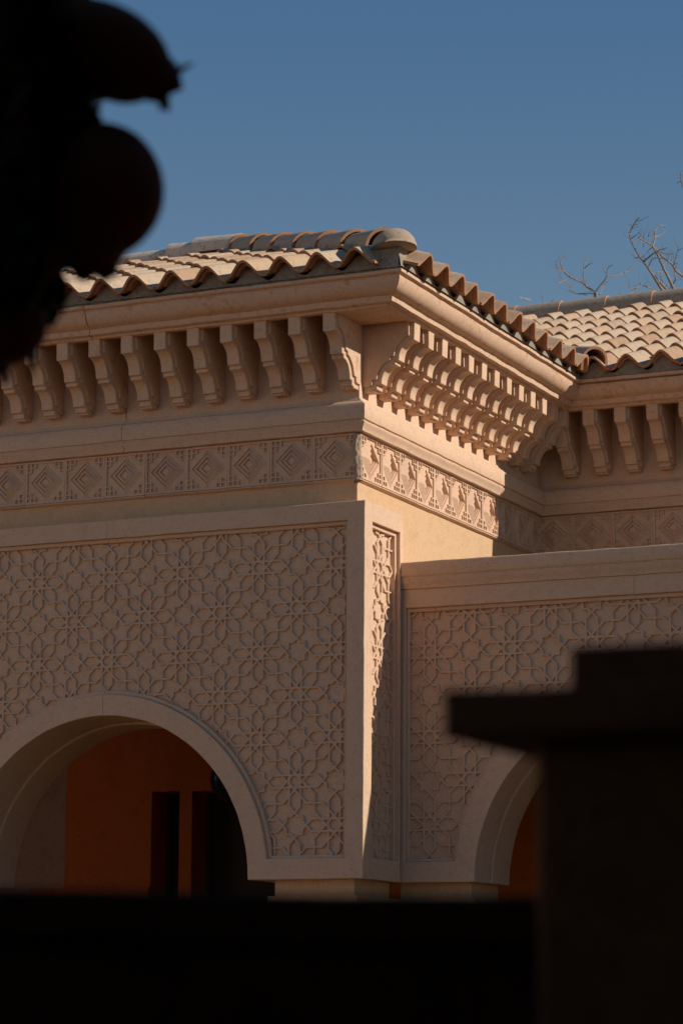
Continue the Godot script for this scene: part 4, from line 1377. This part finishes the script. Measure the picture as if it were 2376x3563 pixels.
func leaf(mb: MB, at: Vector3, dir: Vector3, up: Vector3, ln: float, wd: float, fold: float) -> void:
	dir = dir.normalized()
	var s := dir.cross(up).normalized()
	var n := s.cross(dir).normalized()
	var k := 5
	for side in [-1.0, 1.0]:
		for i in k:
			var f0 := float(i) / k
			var f1 := float(i + 1) / k
			var w0: float = sin(PI * pow(f0, 0.8)) * wd * 0.5
			var w1: float = sin(PI * pow(f1, 0.8)) * wd * 0.5
			var c0 := at + dir * ln * f0 - n * ln * 0.18 * f0 * f0
			var c1 := at + dir * ln * f1 - n * ln * 0.18 * f1 * f1
			mb.quad(c0, c1, c1 + s * side * w1 + n * w1 * fold, c0 + s * side * w0 + n * w0 * fold)


func build_pomegranate() -> void:
	var foot := Vector3(6.35, GROUND_Y, 15.1)
	var t := thing("pomegranate_tree", "black silhouetted pomegranate tree with hanging fruit, close by at upper left", "tree", foot)
	var wood := MB.new()
	tube(wood, limb_points([Vector3.ZERO, Vector3(0.02, 0.9, 0.03), Vector3(-0.04, 1.7, 0.08), Vector3(0.05, 2.3, 0.15), Vector3(0.25, 2.75, 0.22)]), 0.06, 0.022, 10)
	put("trunk", mesh_of([wood], 0.006), [M.fruit_bark], t)
	var ends := [[Vector3(0.05, 2.3, 0.15), Vector3(0.25, 2.52, 0.2), Vector3(0.36, 2.62, 0.24), Vector3(0.42, 2.6, 0.25)], [Vector3(0.0, 2.0, 0.12), Vector3(0.2, 2.3, 0.2), Vector3(0.36, 2.44, 0.24), Vector3(0.43, 2.46, 0.24)], [Vector3(-0.02, 1.85, 0.1), Vector3(0.18, 2.2, 0.22), Vector3(0.28, 2.34, 0.25), Vector3(0.33, 2.31, 0.26)], [Vector3(0.0, 2.1, 0.1), Vector3(0.22, 2.5, 0.26), Vector3(0.3, 2.7, 0.32), Vector3(0.5, 2.8, 0.3)]]
	for e in ends:
		var mb := MB.new()
		tube(mb, limb_points(e), 0.014, 0.004, 7)
		put("branch", mesh_of([mb], 0.003), [M.fruit_bark], t)
	# fruit, largest in view first
	var right := Vector3(0.906, 0.008, -0.423)
	var above := Vector3(0.071, 0.983, 0.17)
	var spot := Vector3(6.71, -2.995, 15.38)
	pomegranate(t, spot + right * 0.098 + above * 0.076 - foot, 0.046, right * 0.85 - above * 0.5, 0.68, 2, 1.24, 1.5)
	pomegranate(t, spot + right * 0.087 - above * 0.0645 - foot, 0.066, right * -0.12 - above * 1.0, 0.44, 3, 1.2, 1.08)
	pomegranate(t, Vector3(6.69, -3.182, 15.352) - foot, 0.047, Vector3(-0.2, -1.0, 0.1), 0.5, 4)
	pomegranate(t, Vector3(6.70, -3.02, 15.42) - foot, 0.06, Vector3(0.2, -1.0, 0.2), 0.5, 5)
	for q in [[0.042, -0.133, 0.022, 6], [0.045, 0.125, 0.036, 7]]:
		pomegranate(t, Vector3(6.71, -2.995, 15.38) + Vector3(0.906, 0, -0.423) * q[0] + Vector3(0, q[1], 0) - foot, q[2], Vector3(-0.4, -1.0, 0.2), 0.5, q[3])
	var r := RandomNumberGenerator.new()
	r.seed = 12
	var leaves := MB.new()
	for i in 2600:
		var p := Vector3(0, 0, 0)
		# clusters round the branch ends
		var u := r.randf_range(-0.3, 0.04)
		var h := r.randf_range(-0.17, 0.16)
		if h < -0.1:
			u = minf(u, 0.025)
		p = Vector3(6.71, -2.995, 15.38) + Vector3(0.906, 0, -0.423) * u + Vector3(0, h, 0) + Vector3(0.42, 0, 0.89) * r.randf_range(-0.15, 0.13)
		var d := Vector3(r.randf_range(-1.0, 0.05), r.randf_range(-0.9, 0.5), r.randf_range(-0.6, 0.6))
		leaf(leaves, p - foot, d, Vector3(r.randf_range(-0.4, 0.4), 1, r.randf_range(-0.4, 0.4)), r.randf_range(0.045, 0.075), r.randf_range(0.018, 0.028), 0.3)
	for i in 700:
		var p := Vector3(6.71, -2.995, 15.38) + Vector3(0.906, 0, -0.423) * r.randf_range(-0.01, 0.086) + Vector3(0, r.randf_range(-0.06, 0.085), 0) + Vector3(0.42, 0, 0.89) * r.randf_range(-0.08, 0.05)
		leaf(leaves, p - foot, Vector3(r.randf_range(-1.0, -0.2), r.randf_range(-0.6, 0.6), r.randf_range(-0.6, 0.6)), Vector3(r.randf_range(-0.4, 0.4), 1, r.randf_range(-0.4, 0.4)), r.randf_range(0.04, 0.06), r.randf_range(0.02, 0.028), 0.3)
	for i in 300:
		var p := Vector3(6.71, -2.995, 15.38) + Vector3(0.906, 0, -0.423) * r.randf_range(-0.05, 0.045) + Vector3(0, r.randf_range(-0.165, -0.085), 0) + Vector3(0.42, 0, 0.89) * r.randf_range(-0.08, 0.05)
		leaf(leaves, p - foot, Vector3(r.randf_range(-1.0, 0.1), r.randf_range(-0.8, 0.4), r.randf_range(-0.6, 0.6)), Vector3(r.randf_range(-0.4, 0.4), 1, r.randf_range(-0.4, 0.4)), r.randf_range(0.04, 0.06), r.randf_range(0.02, 0.028), 0.3)
	for i in 700:
		var p := Vector3(6.3, -2.55, 15.2) + Vector3(r.randfn(0, 0.35), r.randfn(0, 0.22), r.randfn(0, 0.3))
		if (p - Vector3(6.71, -2.995, 15.38)).dot(Vector3(0.906, 0, -0.423)) > -0.17:
			continue
		leaf(leaves, p - foot, Vector3(r.randf_range(-1, 1), r.randf_range(-0.9, 0.4), r.randf_range(-1, 1)), Vector3.UP, r.randf_range(0.05, 0.08), r.randf_range(0.018, 0.028), 0.3)
	var o := put("foliage", mesh_of([leaves]), [M.leaf], t)
	o.set_meta("kind", "stuff")


func build_aeroplane() -> void:
	var fwd := Vector3(0.94, -0.2, -0.28).normalized()
	var t := thing("aeroplane", "tiny white aeroplane far off in the sky just above the tiled roof", "aeroplane", Vector3(-3128.7, 2373.5, -8133.0))
	var right := fwd.cross(Vector3.UP).normalized()
	t.basis = Basis(right, right.cross(fwd).normalized(), -fwd)
	var mb := MB.new()
	var prof := [Vector2(0.05, -19.0), Vector2(0.8, -17.5), Vector2(1.6, -12.0), Vector2(2.0, -6.0), Vector2(2.0, 12.0), Vector2(1.7, 15.5), Vector2(0.9, 18.0), Vector2(0.05, 19.0)]
	lathe(mb, prof, Transform3D(Basis(Vector3.RIGHT, -PI / 2), Vector3.ZERO), 16)
	put("fuselage", mesh_of([mb]), [M.white], t)
	var flip := Transform3D(Basis(Vector3.RIGHT, -PI / 2), Vector3.ZERO)
	for s in [-1.0, 1.0]:
		var w := MB.new()
		slab(w, PackedVector2Array([Vector2(0.0, 4.0), Vector2(s * 17.0, -4.5), Vector2(s * 17.0, -6.5), Vector2(0.0, -3.5)]), flip, -0.4, 0.2, 0.05, 20.0, true)
		put("wing", mesh_of([w]), [M.white], t)
		var h := MB.new()
		slab(h, PackedVector2Array([Vector2(0.0, -14.5), Vector2(s * 6.5, -17.5), Vector2(s * 6.5, -19.0), Vector2(0.0, -17.5)]), flip, 0.5, 0.9, 0.05, 20.0, true)
		put("tailplane", mesh_of([h]), [M.white], t)
	var f := MB.new()
	slab(f, PackedVector2Array([Vector2(13.0, 0.5), Vector2(17.5, 7.5), Vector2(19.5, 7.5), Vector2(18.5, 0.5)]), side_at(0.0) * Transform3D(Basis.from_scale(Vector3(-1, 1, -1)), Vector3.ZERO), -0.2, 0.2, 0.05, 20.0, true)
	put("tail_fin", mesh_of([f]), [M.white], t)
